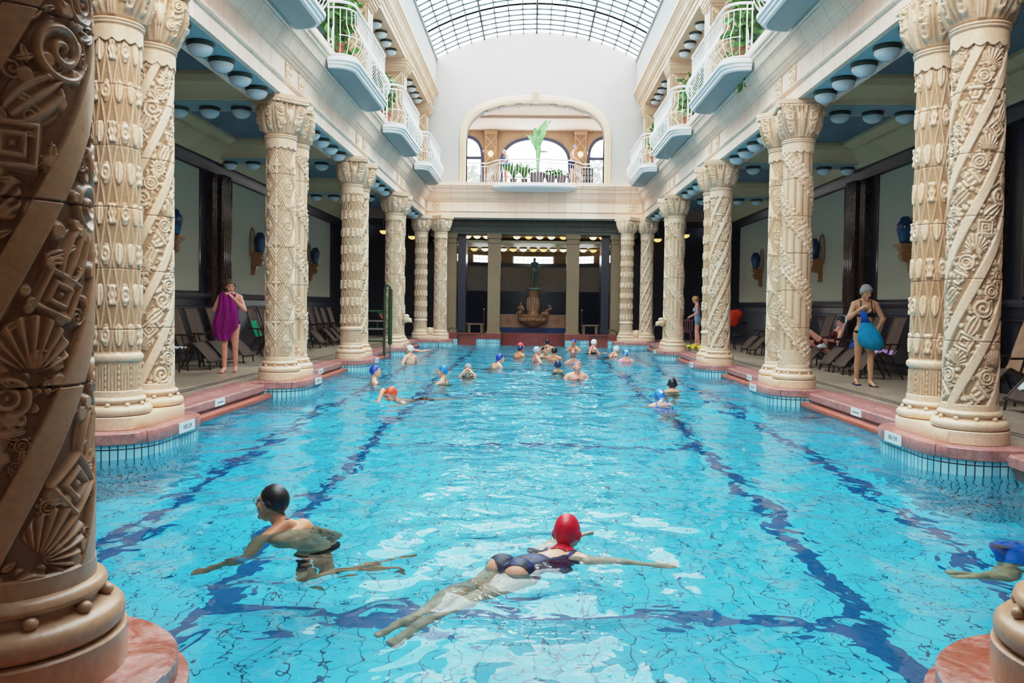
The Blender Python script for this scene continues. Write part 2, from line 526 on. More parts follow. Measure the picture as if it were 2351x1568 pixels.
for k, c in {'suit_black': lin(22, 22, 28), 'suit_navy': lin(24, 30, 62), 'suit_wine': lin(86, 20, 34), 'suit_green': lin(10, 92, 62), 'trunk_blue': lin(24, 100, 190),
             'denim': lin(120, 148, 172), 'tanktop': lin(150, 182, 216), 'suit_red': lin(170, 40, 60), 'suit_pink': lin(196, 120, 190)}.items():
    M[k] = cloth(k, c, .2, .2, .6)
M['suit_bluepat'] = patterned('suit_blue_pattern', [lin(20, 84, 190), lin(40, 110, 214), lin(150, 190, 236), lin(30, 60, 150)], 45)
M['suit_navypat'] = patterned('suit_navy_pattern', [lin(14, 18, 42), lin(22, 30, 64), lin(24, 50, 120), lin(14, 16, 34)], 40)
for k, c in {'hair_brown': lin(88, 58, 40), 'hair_grey': lin(150, 148, 150), 'hair_blond': lin(206, 156, 92), 'hair_dark': lin(34, 26, 26), 'hair_white': lin(200, 196, 190)}.items():
    t = NT(k); p = t.obj(); n = t.noise(p, 40, 6, .7)
    t.bsdf(t.ramp(n, [(.3, tuple(x*.55 for x in c)), (.7, tuple(min(1, x*1.25) for x in c))]), .5, .4, 0, t.bump(n, .8, .01))
    M[k] = t.mat

def rotx(a): return Matrix.Rotation(a, 3, 'X')
def rotz(a): return Matrix.Rotation(a, 3, 'Z')

def stand(arms='out', lean=0.0, hyaw=0.0, hpitch=0.0, hroll=0.0, stride=0.0, female=True, legs=None):
    """joint positions of a 1.68 m figure standing at the origin and facing +y"""
    J = dict(pel=V3(0,0,.93), waist=V3(0,.005,1.07), chest=V3(0,0,1.235), neck=V3(0,-.012,1.41), head=V3(0,.02,1.565))
    sw = .165 if female else .19
    for s, k in ((1, 'R'), (-1, 'L')):
        J['s'+k] = V3(s*sw, -.01, 1.365)
        if arms == 'out': e, w = V3(s*.36, .06, 1.19), V3(s*.47, .26, 1.2)
        elif arms == 'face': e, w = V3(s*.30, .16, 1.26), V3(s*.12, .12, 1.49)
        elif arms == 'fwd': e, w = V3(s*.24, .2, 1.18), V3(s*.12, .44, 1.28)
        elif arms == 'spread': e, w = V3(s*.42, .0, 1.3), V3(s*.66, .06, 1.3)
        elif arms == 'down': e, w = V3(s*.23, -.03, 1.1), V3(s*.23, .06, .86)
        elif arms == 'towel': e, w = V3(s*.26, .06, 1.14), V3(s*.075, .2, 1.36)
        elif arms == 'waist': e, w = V3(s*.27, -.06, 1.13), V3(s*.1, .16, 1.0)
        elif arms == 'rail': e, w = V3(s*.25, .06, 1.12), V3(s*.2, .3, 1.02)
        else: e, w = arms[k]
        J['e'+k], J['w'+k] = V3(*e), V3(*w)
        J['h'+k] = V3(s*.085, 0, .9)
        J['k'+k] = V3(s*.085, .015+s*stride*.5+abs(stride)*.12, .49)
        J['a'+k] = V3(s*.08, s*stride-.015, .085)
        J['t'+k] = V3(s*.10, s*stride+.16, .03)
    if legs:
        for k, v in legs.items(): J[k] = V3(*v)
    J['f'] = V3(0, 1, 0)
    if lean:
        R = rotx(-lean); o = J['pel']
        for k in ('waist', 'chest', 'neck', 'head', 'sR', 'sL', 'eR', 'eL', 'wR', 'wL'):
            J[k] = o+R @ (J[k]-o)
        J['f'] = R @ J['f']
    H = rotz(hyaw) @ rotx(hpitch) @ Matrix.Rotation(hroll, 3, 'Y')
    J['hf'] = H @ V3(0, 1, 0); J['hu'] = H @ V3(0, 0, 1)
    J['head'] = J['head']+J['hf']*.5*max(0, -hpitch)*.12
    return J

def body_mesh(J, female=True, voxel=.008, fat=1.0, fist=False):
    b = MB()
    tu = (J['neck']-J['pel']).normalized()
    f = (J['f']-tu*J['f'].dot(tu)).normalized()
    r = f.cross(tu).normalized()
    A = Matrix((r, f, tu)).transposed()
    def el(c, rr): b.ball(c, rr, 18, 12, A)
    w = fat
    el(J['chest']+f*.005+tu*.02, ((.145 if female else .168)*w, .105*w, .165))
    el(J['waist'], (.122*w, .092*w, .14))
    el(J['pel'], ((.158 if female else .148)*w, .112*w, .125))
    for (p_, q_, ra, rb) in ((J['chest'], J['waist'], .108, .096), (J['waist'], J['pel'], .096, .108)):
        for s in (-1, 1): b.capsule(p_+r*s*.035, q_+r*s*.03, ra*w*.92, rb*w*.92)
    b.capsule(J['chest']+tu*.11-r*.1, J['chest']+tu*.11+r*.1, .075*w, .075*w)
    for s, k in ((1, 'R'), (-1, 'L')):
        b.capsule(J['neck']+tu*.03, J['s'+k]+tu*.0, .05, .058)
        if female: el(J['chest']+r*s*.072+f*.085-tu*.015, (.062*w, .058*w, .062*w))
        else: el(J['chest']+r*s*.075+f*.05+tu*.02, (.08*w, .06*w, .065*w))
        el(J['pel']+r*s*.068-f*.055-tu*.05, (.088*w, .085*w, .1))
        e, wr = J['e'+k], J['w'+k]
        b.capsule(J['s'+k], e, .053*w, .04*w)
        b.capsule(e, wr, .041*w, .026)
        b.ball(e+(wr-e)*.25, .043*w, 12, 8)
        # hand: palm, four unequal bent fingers, thumb from the side of the palm
        d = (wr-e).normalized()
        pn = J.get('pn'+k)
        if pn is None: pn = (f*-.4 - r*s*.6+V3(0,0,-.7))
        pn = (pn-d*pn.dot(d)).normalized()
        sv = d.cross(pn).normalized()
        if sv.dot(r*s) > 0: sv = -sv       # thumb towards the body
        P = Matrix((sv, d, pn)).transposed()
        b.ball(wr+d*.055, (.04, .055, .018), 14, 10, P)
        b.capsule(wr, wr+d*.03, .026, .026)
        cu = .9 if fist else .3
        for q, (off, L) in enumerate(((.028, .068), (.0095, .078), (-.009, .072), (-.027, .056))):
            a0 = wr+d*.095+sv*off
            d2 = (d+pn*cu*.5+sv*off*4).normalized(); d3 = (d+pn*cu*1.5+sv*off*4).normalized()
            a1 = a0+d2*L*.5; a2 = a1+d3*L*.5
            b.capsule(a0-d*.02, a1, .0098, .009, 8); b.capsule(a1, a2, .009, .0078, 8)
        t0 = wr+d*.035+sv*.03; t1 = t0+(d*.6+sv*.75+pn*.25).normalized()*.036; t2 = t1+(d*.85+sv*.3+pn*.4).normalized()*.03
        b.capsule(t0, t1, .013, .011, 8); b.capsule(t1, t2, .011, .009, 8)
        h, kn, an, to = J['h'+k], J['k'+k], J['a'+k], J['t'+k]
        b.capsule(h, kn, .088*w, .054)
        b.capsule(h+(kn-h)*.08-f*.01, h+(kn-h)*.55, .092*w, .068*w)
        b.capsule(kn, an, .052, .036)
        ld = (an-kn).normalized()
        fw = (to-an); fw = (fw-ld*fw.dot(ld))
        fw = fw.normalized() if fw.length > 1e-4 else f
        b.capsule(kn+ld*.06-fw*.018, kn+ld*.2-fw*.018, .052, .046)
        b.capsule(an-fw*.03+(to-an)*.05, to, .038, .026)
        b.ball(an+(to-an)*.1-fw*.03+ld*.03, .036, 10, 8)
        b.ball(to, (.042, .04, .022) if abs(fw.z) < .5 else .03, 10, 8)
    hf = J['hf'].normalized(); hu = (J['hu']-hf*J['hu'].dot(hf)).normalized(); hr = hf.cross(hu)
    Hm = Matrix((hr, hf, hu)).transposed()
    c = J['head']
    b.capsule(J['neck']-tu*.02, c-hu*.07-hf*.025, .056, .05)
    def hb(p, rr): b.ball(c+hr*p[0]+hf*p[1]+hu*p[2], rr, 16, 12, Hm)
    hb((0, -.012, .025), (.076, .098, .098))
    hb((0, .03, -.045), (.06, .062, .078))
    hb((0, .075, -.098), (.026, .022, .02))
    hb((0, .072, .03), (.056, .024, .022))
    for s in (1, -1):
        hb((s*.038, .066, -.022), (.024, .022, .026))
        hb((s*.079, -.012, -.01), (.011, .024, .034))
    b.capsule(c+hf*.093+hu*.016, c+hf*.112-hu*.026, .0095, .0145, 8)
    b.capsule(c+hf*.088-hu*.058-hr*.017, c+hf*.088-hu*.058+hr*.017, .011, .011, 8)
    ob = b.build('tmp', SK['fair'], smooth=None)
    md = ob.modifiers.new('r', 'REMESH'); md.mode = 'VOXEL'; md.voxel_size = voxel
    m2 = ob.modifiers.new('s', 'SMOOTH'); m2.factor = .5; m2.iterations = max(3, int(.036/voxel))
    dg = bpy.context.evaluated_depsgraph_get()
    me = bpy.data.meshes.new_from_object(ob.evaluated_get(dg))
    old = ob.data
    bpy.data.objects.remove(ob); bpy.data.meshes.remove(old)
    me.polygons.foreach_set('use_smooth', [True]*len(me.polygons))
    me.materials.clear()
    return me

def shell(me, mask, off, name, mat, parent, jitter=0, seed=0):
    """a garment, cap or head of hair: the part of the body surface inside the mask, lifted off the skin"""
    n = len(me.vertices)
    co = np.empty(n*3, np.float32); me.vertices.foreach_get('co', co); co = co.reshape(-1, 3)
    no = np.empty(n*3, np.float32); me.vertex_normals.foreach_get('vector', no); no = no.reshape(-1, 3)
    mk = mask(co)
    fs = [tuple(p.vertices) for p in me.polygons]
    keep = [f for f in fs if all(mk[i] for i in f)]
    if not keep: return None
    used = sorted({i for f in keep for i in f})
    mp = {v: i for i, v in enumerate(used)}
    rs = np.random.RandomState(seed)
    P = co[used]; N = no[used]
    o = off
    if jitter:
        ph = rs.rand(3)*9
        w = np.sin(P[:, 0]*70+ph[0])+np.sin(P[:, 1]*64+ph[1]+P[:, 2]*30)+np.sin(P[:, 2]*58+ph[2])
        o = off+jitter*(w/3)[:, None]
    Q = P+N*o
    m = bpy.data.meshes.new(name)
    m.from_pydata([tuple(p) for p in Q.tolist()], [], [tuple(mp[i] for i in f) for f in keep])
    m.polygons.foreach_set('use_smooth', [True]*len(m.polygons))
    m.materials.append(mat); m.update()
    return link(name, m, parent)

def frames(J):
    tu = (J['neck']-J['pel']).normalized(); f = (J['f']-tu*J['f'].dot(tu)).normalized(); r = f.cross(tu)
    hf = J['hf'].normalized(); hu = (J['hu']-hf*J['hu'].dot(hf)).normalized(); hr = hf.cross(hu)
    return tu, f, r, hf, hu, hr
def segd(co, a, b):
    a = np.array(a); b = np.array(b); d = b-a
    t = np.clip(((co-a)@d)/(d@d), 0, 1)
    return np.linalg.norm(co-(a+t[:, None]*d), axis=1)
def m_cap(J, lo=0.0):
    tu, f, r, hf, hu, hr = frames(J); n = np.array((hu*.8-hf*.6).normalized()); c = np.array(J['head'])
    return lambda co: (((co-c)@n) > lo) & (np.linalg.norm(co-c, axis=1) < .155)
def torso(J, co):
    tu, f, r, *_ = frames(J); p = np.array(J['pel'])
    q = co-p
    t, l, d = q@np.array(tu), q@np.array(r), q@np.array(f)
    arm = np.minimum.reduce([segd(co, J['s'+k]+(J['e'+k]-J['s'+k])*.18, J['e'+k]) for k in 'RL']+[segd(co, J['e'+k], J['w'+k]) for k in 'RL'])
    tor = segd(co, J['pel'], J['chest'])
    ok = (arm > .07) | (tor < .1)
    arm2 = np.minimum.reduce([segd(co, J['e'+k], J['w'+k]+(J['w'+k]-J['e'+k])*.8) for k in 'RL'])
    ok &= (arm2 > .062) | (tor < .08)
    hd = np.linalg.norm(co-np.array(J['head']), axis=1)
    return t, l, d, ok & (hd > .15) & (tor < .3)
def m_onepiece(J):
    def g(co):
        t, l, d, ok = torso(J, co)
        body = (t > -.14+np.abs(l)*.55) & (t < np.where(d > 0, .36, .22))
        strap = (t >= .2) & (t < .56) & (np.abs(np.abs(l)-.085) < .017)
        side = (t > .1) & (t < .34) & (np.abs(l) > .085)
        return ok & (body | strap | side)
    return g
def m_trunks(J, hi=.05, leg=.55):
    def g(co):
        t, l, d, ok = torso(J, co)
        th = np.minimum.reduce([segd(co, J['h'+k], J['h'+k]+(J['k'+k]-J['h'+k])*leg) for k in 'RL'])
        u = np.maximum.reduce([((co-np.array(J['h'+k]))@np.array((J['k'+k]-J['h'+k]).normalized())) < leg*(J['k'+k]-J['h'+k]).length for k in 'RL'])
        return ((t < hi) & (t > -.12) & ok) | ((th < .13) & (t < hi) & u & ok)
    return g
def m_bikini(J):
    def g(co):
        t, l, d, ok = torso(J, co)
        top = (t > .225) & (t < .33-np.abs(np.abs(l)-.07)*.9) & (d > .02)
        band = (np.abs(t-.232) < .012)
        strap = (t > .3) & (t < .56) & (np.abs(np.abs(l)-.085) < .012)
        bot = (t > -.15+np.abs(l)*.7) & (t < .0)
        return ok & (top | band | strap | bot)
    return g
def m_tank(J):
    def g(co):
        t, l, d, ok = torso(J, co)
        return ok & (t > -.02) & ((t < .38) | ((t < .56) & (np.abs(np.abs(l)-.1) < .03)))
    return g

BODYCACHE = {}
def person(label, J, loc, rz=0, skin='fair', female=True, voxel=.0085, fat=1.0, cap=None, hair=None, suit=None, face=True, scale=1.0, group=None, fist=False):
    me = body_mesh(J, female, voxel, fat, fist)
    me.materials.append(SK[skin])
    o = link('person', me)
    o.location = loc; o.rotation_euler = (0, 0, rz); o.scale = (scale,)*3
    tag(o, label, 'person', group)
    tu, f, r, hf, hu, hr = frames(J)
    if cap: shell(me, m_cap(J, .002), .006, 'swim_cap', M['cap_'+cap], o, .0012)
    if hair:
        nm, off, lo = hair
        shell(me, m_cap(J, lo), off, 'hair', M['hair_'+nm], o, off*.45, 3)
    if suit:
        kind, mt = suit
        if kind == 'onepiece': shell(me, m_onepiece(J), .005, 'swimsuit', M[mt], o)
        if kind == 'trunks': shell(me, m_trunks(J), .008, 'swim_trunks', M[mt], o)
        if kind == 'briefs': shell(me, m_trunks(J, .04, .12), .006, 'swim_trunks', M[mt], o)
        if kind == 'bikini':
            up = lambda co: np.array(((co-np.array(J['pel']))@np.array(tu)) > .12)
            shell(me, lambda co: m_bikini(J)(co) & up(co), .005, 'bikini_top', M[mt], o)
            shell(me, lambda co: m_bikini(J)(co) & ~up(co), .005, 'bikini_bottom', M[mt], o)
        if kind == 'vest':
            shell(me, m_tank(J), .012, 'vest', M['trunk_blue'], o); shell(me, m_trunks(J), .01, 'swim_trunks', M[mt], o)
        if kind == 'tank':
            shell(me, m_tank(J), .009, 'tank_top', M['tanktop'], o)
            shell(me, m_trunks(J, .03, .42), .013, 'shorts', M['denim'], o)
    if face:
        c = J['head']
        for s in (1, -1):
            b = MB(); b.ball((0,0,0), (.012, .007, .0075), 10, 6, Matrix((hr, hf, hu)).transposed())
            b.build('eye', M['eye'], o, loc=c+hf*.0905+hu*.008+hr*s*.031)
        b = MB(); b.ball((0,0,0), (.021, .007, .0075), 10, 6, Matrix((hr, hf, hu)).transposed())
        b.build('mouth', M['mouth'], o, loc=c+hf*.0965-hu*.0585)
    return o

def bather(label, x, y, hz, facing, **kw):
    """someone upright in the water; facing is the compass direction of the face in degrees, 0 = away from the near end, 90 = towards the left wall"""
    pose = {k: kw.pop(k) for k in ('arms', 'lean', 'hyaw', 'hpitch', 'hroll', 'stride') if k in kw}
    fem = kw.get('female', True)
    J = stand(female=fem, **pose)
    return person(label, J, (x, y, hz-.025-J['head'].z), math.radians(facing), **kw)

BATHERS = 'bathers in the pool'
R_ = math.radians
# --- the two big swimmers in front
J = dict(head=V3(-.17,.15,.235), neck=V3(-.07,.13,.075), chest=V3(.0,.15,-.09), waist=V3(.05,.2,-.24), pel=V3(.09,.26,-.38),
         sR=V3(.06,.25,.0), sL=V3(-.19,.0,.0), eR=V3(.19,.34,-.2), wR=V3(.08,.3,-.4), eL=V3(-.25,-.16,-.24), wL=V3(-.44,-.2,-.38),
         hR=V3(.15,.32,-.41), hL=V3(.03,.2,-.41), kR=V3(.2,.15,-.8), kL=V3(.08,.02,-.78), aR=V3(.58,.26,-.62), aL=V3(.5,.08,-.66),
         tR=V3(.78,.3,-.56), tL=V3(.7,.1,-.62), f=V3(-.72,.55,-.35), hf=V3(-.95,.26,.08), hu=V3(.1,.05,1))
man = person('man in a plain black swim cap and glasses breaststroking to the left in front', J, (-1.5, 5.0, WATER-.06), 0, 'tan', False, .006, 1.02, cap='black', suit=('briefs', 'suit_black'), group=BATHERS)
b = MB()
tu, f, r, hf, hu, hr = frames(J); c = J['head']
for s in (1, -1):
    ring = [c+hf*.108+hu*(.006+.018*math.sin(a))+hr*(s*.034+.024*math.cos(a)) for a in np.linspace(0, 2*PI, 15)[:-1]]
    b.tube(ring, .0028, 6, True)
    b.tube([c+hf*.106+hu*.012+hr*s*.056, c+hf*.05+hu*.014+hr*s*.083, c-hf*.0+hu*.012+hr*s*.086], .0028, 6)
b.tube([c+hf*.109+hu*.01-hr*.011, c+hf*.113+hu*.014, c+hf*.109+hu*.01+hr*.011], .0028, 6)
b.build('glasses', M['steel'], man)
J = dict(head=V3(.245,.5,.135), neck=V3(.205,.40,.03), chest=V3(.13,.31,-.03), waist=V3(.035,.2,-.005), pel=V3(-.06,.1,-.015),
         sR=V3(.36,.29,-.0), sL=V3(.05,.45,-.01), eR=V3(.53,.29,-.01), wR=V3(.72,.25,.0), eL=V3(.13,.63,-.06), wL=V3(.29,.74,.0),
         hR=V3(-.01,.03,-.035), hL=V3(-.14,.11,-.035), kR=V3(-.28,-.24,-.12), kL=V3(-.38,-.16,-.13), aR=V3(-.5,-.57,-.16), aL=V3(-.58,-.49,-.19),
         tR=V3(-.62,-.72,-.22), tL=V3(-.7,-.62,-.24), f=V3(.1,.1,-1), hf=V3(.33,.94,.0), hu=V3(0,0,1))
person('woman in bright red swim cap and navy swimsuit swimming away, right arm stretched out', J, (0, 4.45, WATER-.065), 0, 'fair', True, .006, 1.0, cap='red', suit=('onepiece', 'suit_navypat'), face=False, group=BATHERS)
# --- swimmer cut off by the right edge
J = dict(head=V3(.62,.3,.12), neck=V3(.5,.22,.02), chest=V3(.36,.14,-.06), waist=V3(.2,.05,-.1), pel=V3(.03,-.02,-.14),
         sR=V3(.5,.02,-.03), sL=V3(.4,.34,-.03), eR=V3(.35,-.15,-.12), wR=V3(.15,-.2,-.14), eL=V3(.5,.6,-.1), wL=V3(.7,.75,-.08),
         hR=V3(.0,-.1,-.16), hL=V3(-.05,.05,-.16), kR=V3(-.2,-.25,-.42), kL=V3(-.12,-.1,-.5), aR=V3(-.42,-.33,-.3), aL=V3(-.36,-.2,-.38),
         tR=V3(-.58,-.36,-.28), tL=V3(-.52,-.2,-.36), f=V3(.2,.1,-1), hf=V3(.9,.3,.1), hu=V3(0,0,1))
person('swimmer in blue trunks cut off by the right edge of the picture', J, (3.17, 5.2, WATER-.02), 0, 'olive', False, .008, 1.0, cap='black', suit=('trunks', 'trunk_blue'), group=BATHERS)
# --- the others
def armz(R, L): return {'R': R, 'L': L}
bather('man in a royal blue cap standing chest deep, looking right, near the left row', -3.02, 15.4, -.02, -75, arms=armz(((.34,.1,1.2),(.26,.36,1.22)), ((-.34,.1,1.2),(-.2,.36,1.2))), hpitch=.15, cap='royal', female=False, suit=('briefs', 'suit_navy'), group=BATHERS)
J = dict(head=V3(0,0,.09), neck=V3(.09,.08,-.05), chest=V3(.2,.17,-.14), waist=V3(.33,.28,-.17), pel=V3(.47,.4,-.19),
         sR=V3(-.03,.2,-.05), sL=V3(.2,-.06,-.06), eR=V3(-.15,.12,.14), wR=V3(-.2,-.06,-.06), eL=V3(.27,-.27,-.1), wL=V3(.15,-.46,-.1),
         hR=V3(.46,.5,-.2), hL=V3(.58,.4,-.2), kR=V3(.75,.8,-.26), kL=V3(.86,.68,-.3), aR=V3(1.0,1.1,-.3), aL=V3(1.15,1.0,-.38),
         tR=V3(1.1,1.22,-.36), tL=V3(1.25,1.12,-.42), f=V3(0,0,-1), hf=V3(-.66,-.55,-.35), hu=V3(-.2,-.2,1))
person('swimmer in an orange red cap lifting one bent arm beside the head', J, (-2.15, 12.3, WATER), 0, 'pink', True, .008, 1.0, cap='orange', suit=('onepiece', 'suit_wine'), group=BATHERS)
bather('man in a white cap, bare chest out of the water, near the green hoist', -3.12, 20.6, .125, 58, arms=armz(((.36,.0,1.14),(.44,.1,.9)), ((-.38,-.02,1.14),(-.46,.08,.9))), cap='white', hyaw=.35, female=False, fat=1.08, suit=('trunks', 'suit_navy'), voxel=.009, group=BATHERS)
bather('bald sunburnt man behind the white-capped man, arm held out over the water', -3.78, 24.4, .1, 0, arms=armz(((.42,.1,1.32),(.66,.16,1.36)), ((-.33,.1,1.18),(-.3,.3,1.2))), skin='pink', female=False, face=False, suit=('trunks', 'suit_black'), group=BATHERS)
bather('woman in a turquoise blue cap and green swimsuit facing left in mid pool', -1.67, 15.3, .01, 80, arms=armz(((.36,.06,1.2),(.4,.3,1.2)), ((-.3,.2,1.22),(-.3,.5,1.25))), hpitch=.05, cap='azure', suit=('onepiece', 'suit_green'), group=BATHERS)
bather('grey-haired woman facing the camera with both hands raised to her ears', -1.31, 16.8, -.07, 180, arms='face', hair=('grey', .012, -.012), suit=('onepiece', 'suit_black'), group=BATHERS)
bather('man in a royal blue cap leaning forward, swimming right in mid pool', -.95, 19.5, -.01, -62, arms='fwd', lean=.35, hpitch=.05, cap='royal', female=False, suit=('briefs', 'suit_black'), group=BATHERS)
bather('bather in a navy cap with bare shoulders beside the coral-red-capped one', -.42, 23.3, .025, -55, arms='fwd', lean=.25, cap='navy', female=False, skin='tan', suit=('briefs', 'suit_black'), group=BATHERS)
bather('bather in a coral red cap half hidden behind the navy cap', -.32, 24.7, .045, -70, arms='out', cap='coral', suit=('onepiece', 'suit_black'), group=BATHERS)
bather('bather in a dark cap seen from behind near the far basin', .58, 27.4, .06, 0, arms='out', cap='black', female=False, skin='tan', face=False, suit=('briefs', 'suit_black'), group=BATHERS)
bather('woman in a silver patterned cap and red swimsuit straps facing right', .155, 21.8, .07, -70, arms='out', cap='silver', skin='pink', suit=('onepiece', 'suit_red'), hpitch=-.1, group=BATHERS)
bather('smiling bather in a black cap turned towards the camera between two others', .41, 23.7, -.01, -145, arms='out', cap='black', skin='olive', female=False, suit=('briefs', 'suit_black'), group=BATHERS)
bather('bather in a black cap turning away to the right, shoulder out of the water', .68, 22.8, .01, -25, arms='fwd', cap='black', skin='tan', female=False, suit=('briefs', 'suit_navy'), group=BATHERS)
bather('woman in a brown floral cap and pink swimsuit seen from behind', 1.14, 21.3, -.005, 0, arms='out', cap='floral', skin='tan', suit=('onepiece', 'suit_pink'), face=False, group=BATHERS)
bather('bather in a dark blue cap seen from behind, neck deep', .64, 18.6, -.085, 5, arms='out', cap='navy', skin='olive', female=False, face=False, suit=('briefs', 'suit_black'), group=BATHERS)
bather('laughing man in a blue cap with his head thrown back', .98, 16.9, .02, -165, arms=armz(((.36,.02,1.16),(.55,.14,1.16)), ((-.36,.02,1.16),(-.55,.14,1.16))), hpitch=.75, cap='azure', skin='pink', female=False, suit=('trunks', 'suit_navy'), fat=1.05, group=BATHERS)
bather('bather in a white cap rising from the water at the far right, facing right', 1.93, 25.8, .13, -60, arms='fwd', lean=.2, cap='white', skin='pink', suit=('onepiece', 'suit_black'), group=BATHERS)
bather('small bather in a blue and orange cap by the far blue tiles', 1.48, 27.4, .06, 150, arms='out', cap='royal', skin='tan', suit=('onepiece', 'suit_red'), group=BATHERS)
bather('swimmer in a pale mint cap gliding to the right', 2.35, 24.2, 0, -65, arms='fwd', lean=.45, cap='pale', skin='pink', suit=('onepiece', 'suit_black'), group=BATHERS)
bather('sunburnt bather in a blue and white cap, back to the camera at the right', 2.65, 22.2, .0, 0, arms='out', cap='bluewhite', skin='pink', suit=('onepiece', 'suit_pink'), face=False, fat=1.1, group=BATHERS)
bather('swimmer in a black cap with both arms spread near the right row', 2.52, 14.2, -.09, -10, arms=armz(((.42,.06,1.36),(.62,.2,1.42)), ((-.42,.06,1.33),(-.68,.1,1.33))), lean=.3, cap='black', skin='tan', female=False, face=False, suit=('briefs', 'suit_navy'), group=BATHERS)
bather('woman in blue and white cap and blue patterned swimsuit seen from behind', 2.06, 12.1, -.1, 8, arms='out', lean=.55, cap='bluewhite', skin='pink', suit=('onepiece', 'suit_bluepat'), face=False, fat=1.05, voxel=.007, group=BATHERS)

# --- people on the poolside
lady = stand('towel', hyaw=.35, hpitch=-.12, stride=.1)
lady['pnR'] = V3(-1, .2, 0); lady['pnL'] = V3(1, .2, 0)
person('woman in black swimsuit on the left poolside, purple towel held to her chin', lady, (-5.39, 14.2, 0), R_(180+12), 'pink', True, .0065, 1.02, hair=('brown', .016, -.014), suit=('onepiece', 'suit_black'), fist=True, scale=.985)
J = stand(armz(((.27,.02,1.12),(.12,.2,1.02)), ((-.27,.06,1.14),(-.1,.16,1.28))), hyaw=-.25, hpitch=-.4, stride=.16)
# facing the camera her own right hand is at picture left: swap so that the raised hand is at picture left
J = stand(armz(((.27,.06,1.13),(.13,.17,1.27)), ((-.29,.0,1.12),(-.16,.2,.98))), hyaw=.25, hpitch=-.3, stride=-.13)
person('grey-haired woman in a black bikini on the right side, looking down into a blue bag', J, (5.6, 13.55, 0), R_(180-8), 'olive', True, .0065, 1.0, hair=('grey', .02, -.014), suit=('bikini', 'suit_black'), fist=True)
J = stand(armz(((.24,.0,1.12),(.1,.22,1.0)), ((-.24,.0,1.12),(-.08,.22,1.02))), hpitch=-.5, lean=.05, stride=.05)
person('blond woman in pale blue tank top and denim shorts between far right columns', J, (5.58, 26.9, 0), R_(75), 'pink', True, .009, .95, hair=('blond', .022, -.02), suit=('tank', ''))
J = stand('rail', lean=.12, hpitch=-.15)
man_a = person('man in a blue vest and black trunks on the far gallery, left of the palm', J, (-1.02, 30.35, 5.86), R_(115), 'pink', False, .011, 1.08, hair=('white', .006, .01), suit=('vest', 'suit_black'), scale=.78, face=False)
J = stand('rail', lean=.16, hpitch=-.1)
person('bare-chested grey-haired man leaning on the far gallery rail, right of the palm', J, (1.46, 30.35, 5.86), R_(-100), 'pink', False, .011, 1.1, hair=('grey', .012, -.005), suit=('trunks', 'suit_navy'), scale=.9, face=False)
# --- reclining woman on the lounger with the white towel
J = dict(head=V3(.05,.0,1.0), neck=V3(.0,0,.83), chest=V3(-.07,0,.68), waist=V3(-.15,0,.55), pel=V3(-.25,0,.47),
         sR=V3(0,-.165,.8), sL=V3(0,.165,.8), eR=V3(-.12,-.26,.58), wR=V3(-.33,-.14,.62), eL=V3(-.12,.26,.58), wL=V3(-.33,.14,.62),
         hR=V3(-.3,-.085,.48), hL=V3(-.3,.085,.48), kR=V3(-.66,-.1,.78), kL=V3(-.72,.08,.56), aR=V3(-.95,-.1,.46), aL=V3(-1.1,.08,.4),
         tR=V3(-1.1,-.1,.47), tL=V3(-1.2,.08,.5), f=V3(-.8,0,.6), hf=V3(-.97,-.2,-.12), hu=V3(-.1,0,1))
person('dark-haired woman in a wine red swimsuit reclining on the white-towelled lounger', J, (6.78, 17.75, .0), 0, 'pink', True, .008, .98, hair=('dark', .022, -.02), suit=('onepiece', 'suit_wine'))
# --- statue of the apse fountain (a bronze figure), and the small stone boy beside it
J = stand(armz(((.2,.12,1.14),(.02,.2,1.24)), ((-.24,-.02,1.1),(-.2,.06,.88))), hyaw=.3, hpitch=-.2, stride=.05)
me = body_mesh(J, True, .014, .95); me.materials.append(M['bronze'])
o = link('bronze_statue', me); o.location = (.12, 33.0, 2.03); o.rotation_euler = (0, 0, R_(175)); o.scale = (.74,)*3
tag(o, 'green bronze standing figure on the tall fountain pedestal in the far apse', 'statue')
J = stand(armz(((.24,.1,1.2),(.1,.3,1.3)), ((-.26,.0,1.12),(-.3,.2,1.1))), hpitch=-.1, legs=dict(kR=(.12,.36,.86), kL=(-.12,.36,.84), aR=(.12,.38,.45), aL=(-.12,.4,.42), tR=(.12,.52,.4), tL=(-.12,.55,.38)))
me = body_mesh(J, True, .022, 1.2); me.materials.append(M['fount'])
o = link('stone_boy', me); o.location = (-.42, 32.75, .55); o.rotation_euler = (0, 0, R_(150)); o.scale = (.52,)*3
tag(o, 'small seated stone child on the rim left of the fountain pedestal', 'statue')
# ================================================================== ARCHITECTURE
trim_no = [0]
def trim(mb, mat, smooth=30, label=None):
    trim_no[0] += 1
    o = mb.build('trim_%d' % trim_no[0], mat, smooth=smooth)
    return tag(o, label, None, None, 'structure')
def struct(name, mb, mat, smooth=30, label=None):
    return tag(mb.build(name, mat, smooth=smooth), label, None, None, 'structure')

Y0 = -3.0                       # near end of the modelled hall (behind the camera)
YB = 36.0                       # far end
# ---- poolside floor: two aisles and the far strip
WALLD = 4.27                    # pool wall plane between the column pairs
b = MB()
for s in (-1, 1):
    b.box(sx(s, WALLD+.22), sx(s, 7.6), Y0, 30.2, -.35, 0)
b.box(sx(-1, WALLD+.22), sx(1, WALLD+.22), Y0, 1.9, -.35, 0)
b.box(sx(-1, 7.6), sx(1, 7.6), 31.7, YB+1, -.35, .0)
for s in (-1, 1): b.box(sx(s, 1.62), sx(s, 7.6), 30.25, 31.7, -.35, 0)
struct('floor', b, M['mosaic'], label='beige mosaic poolside floor with a dark double border line')
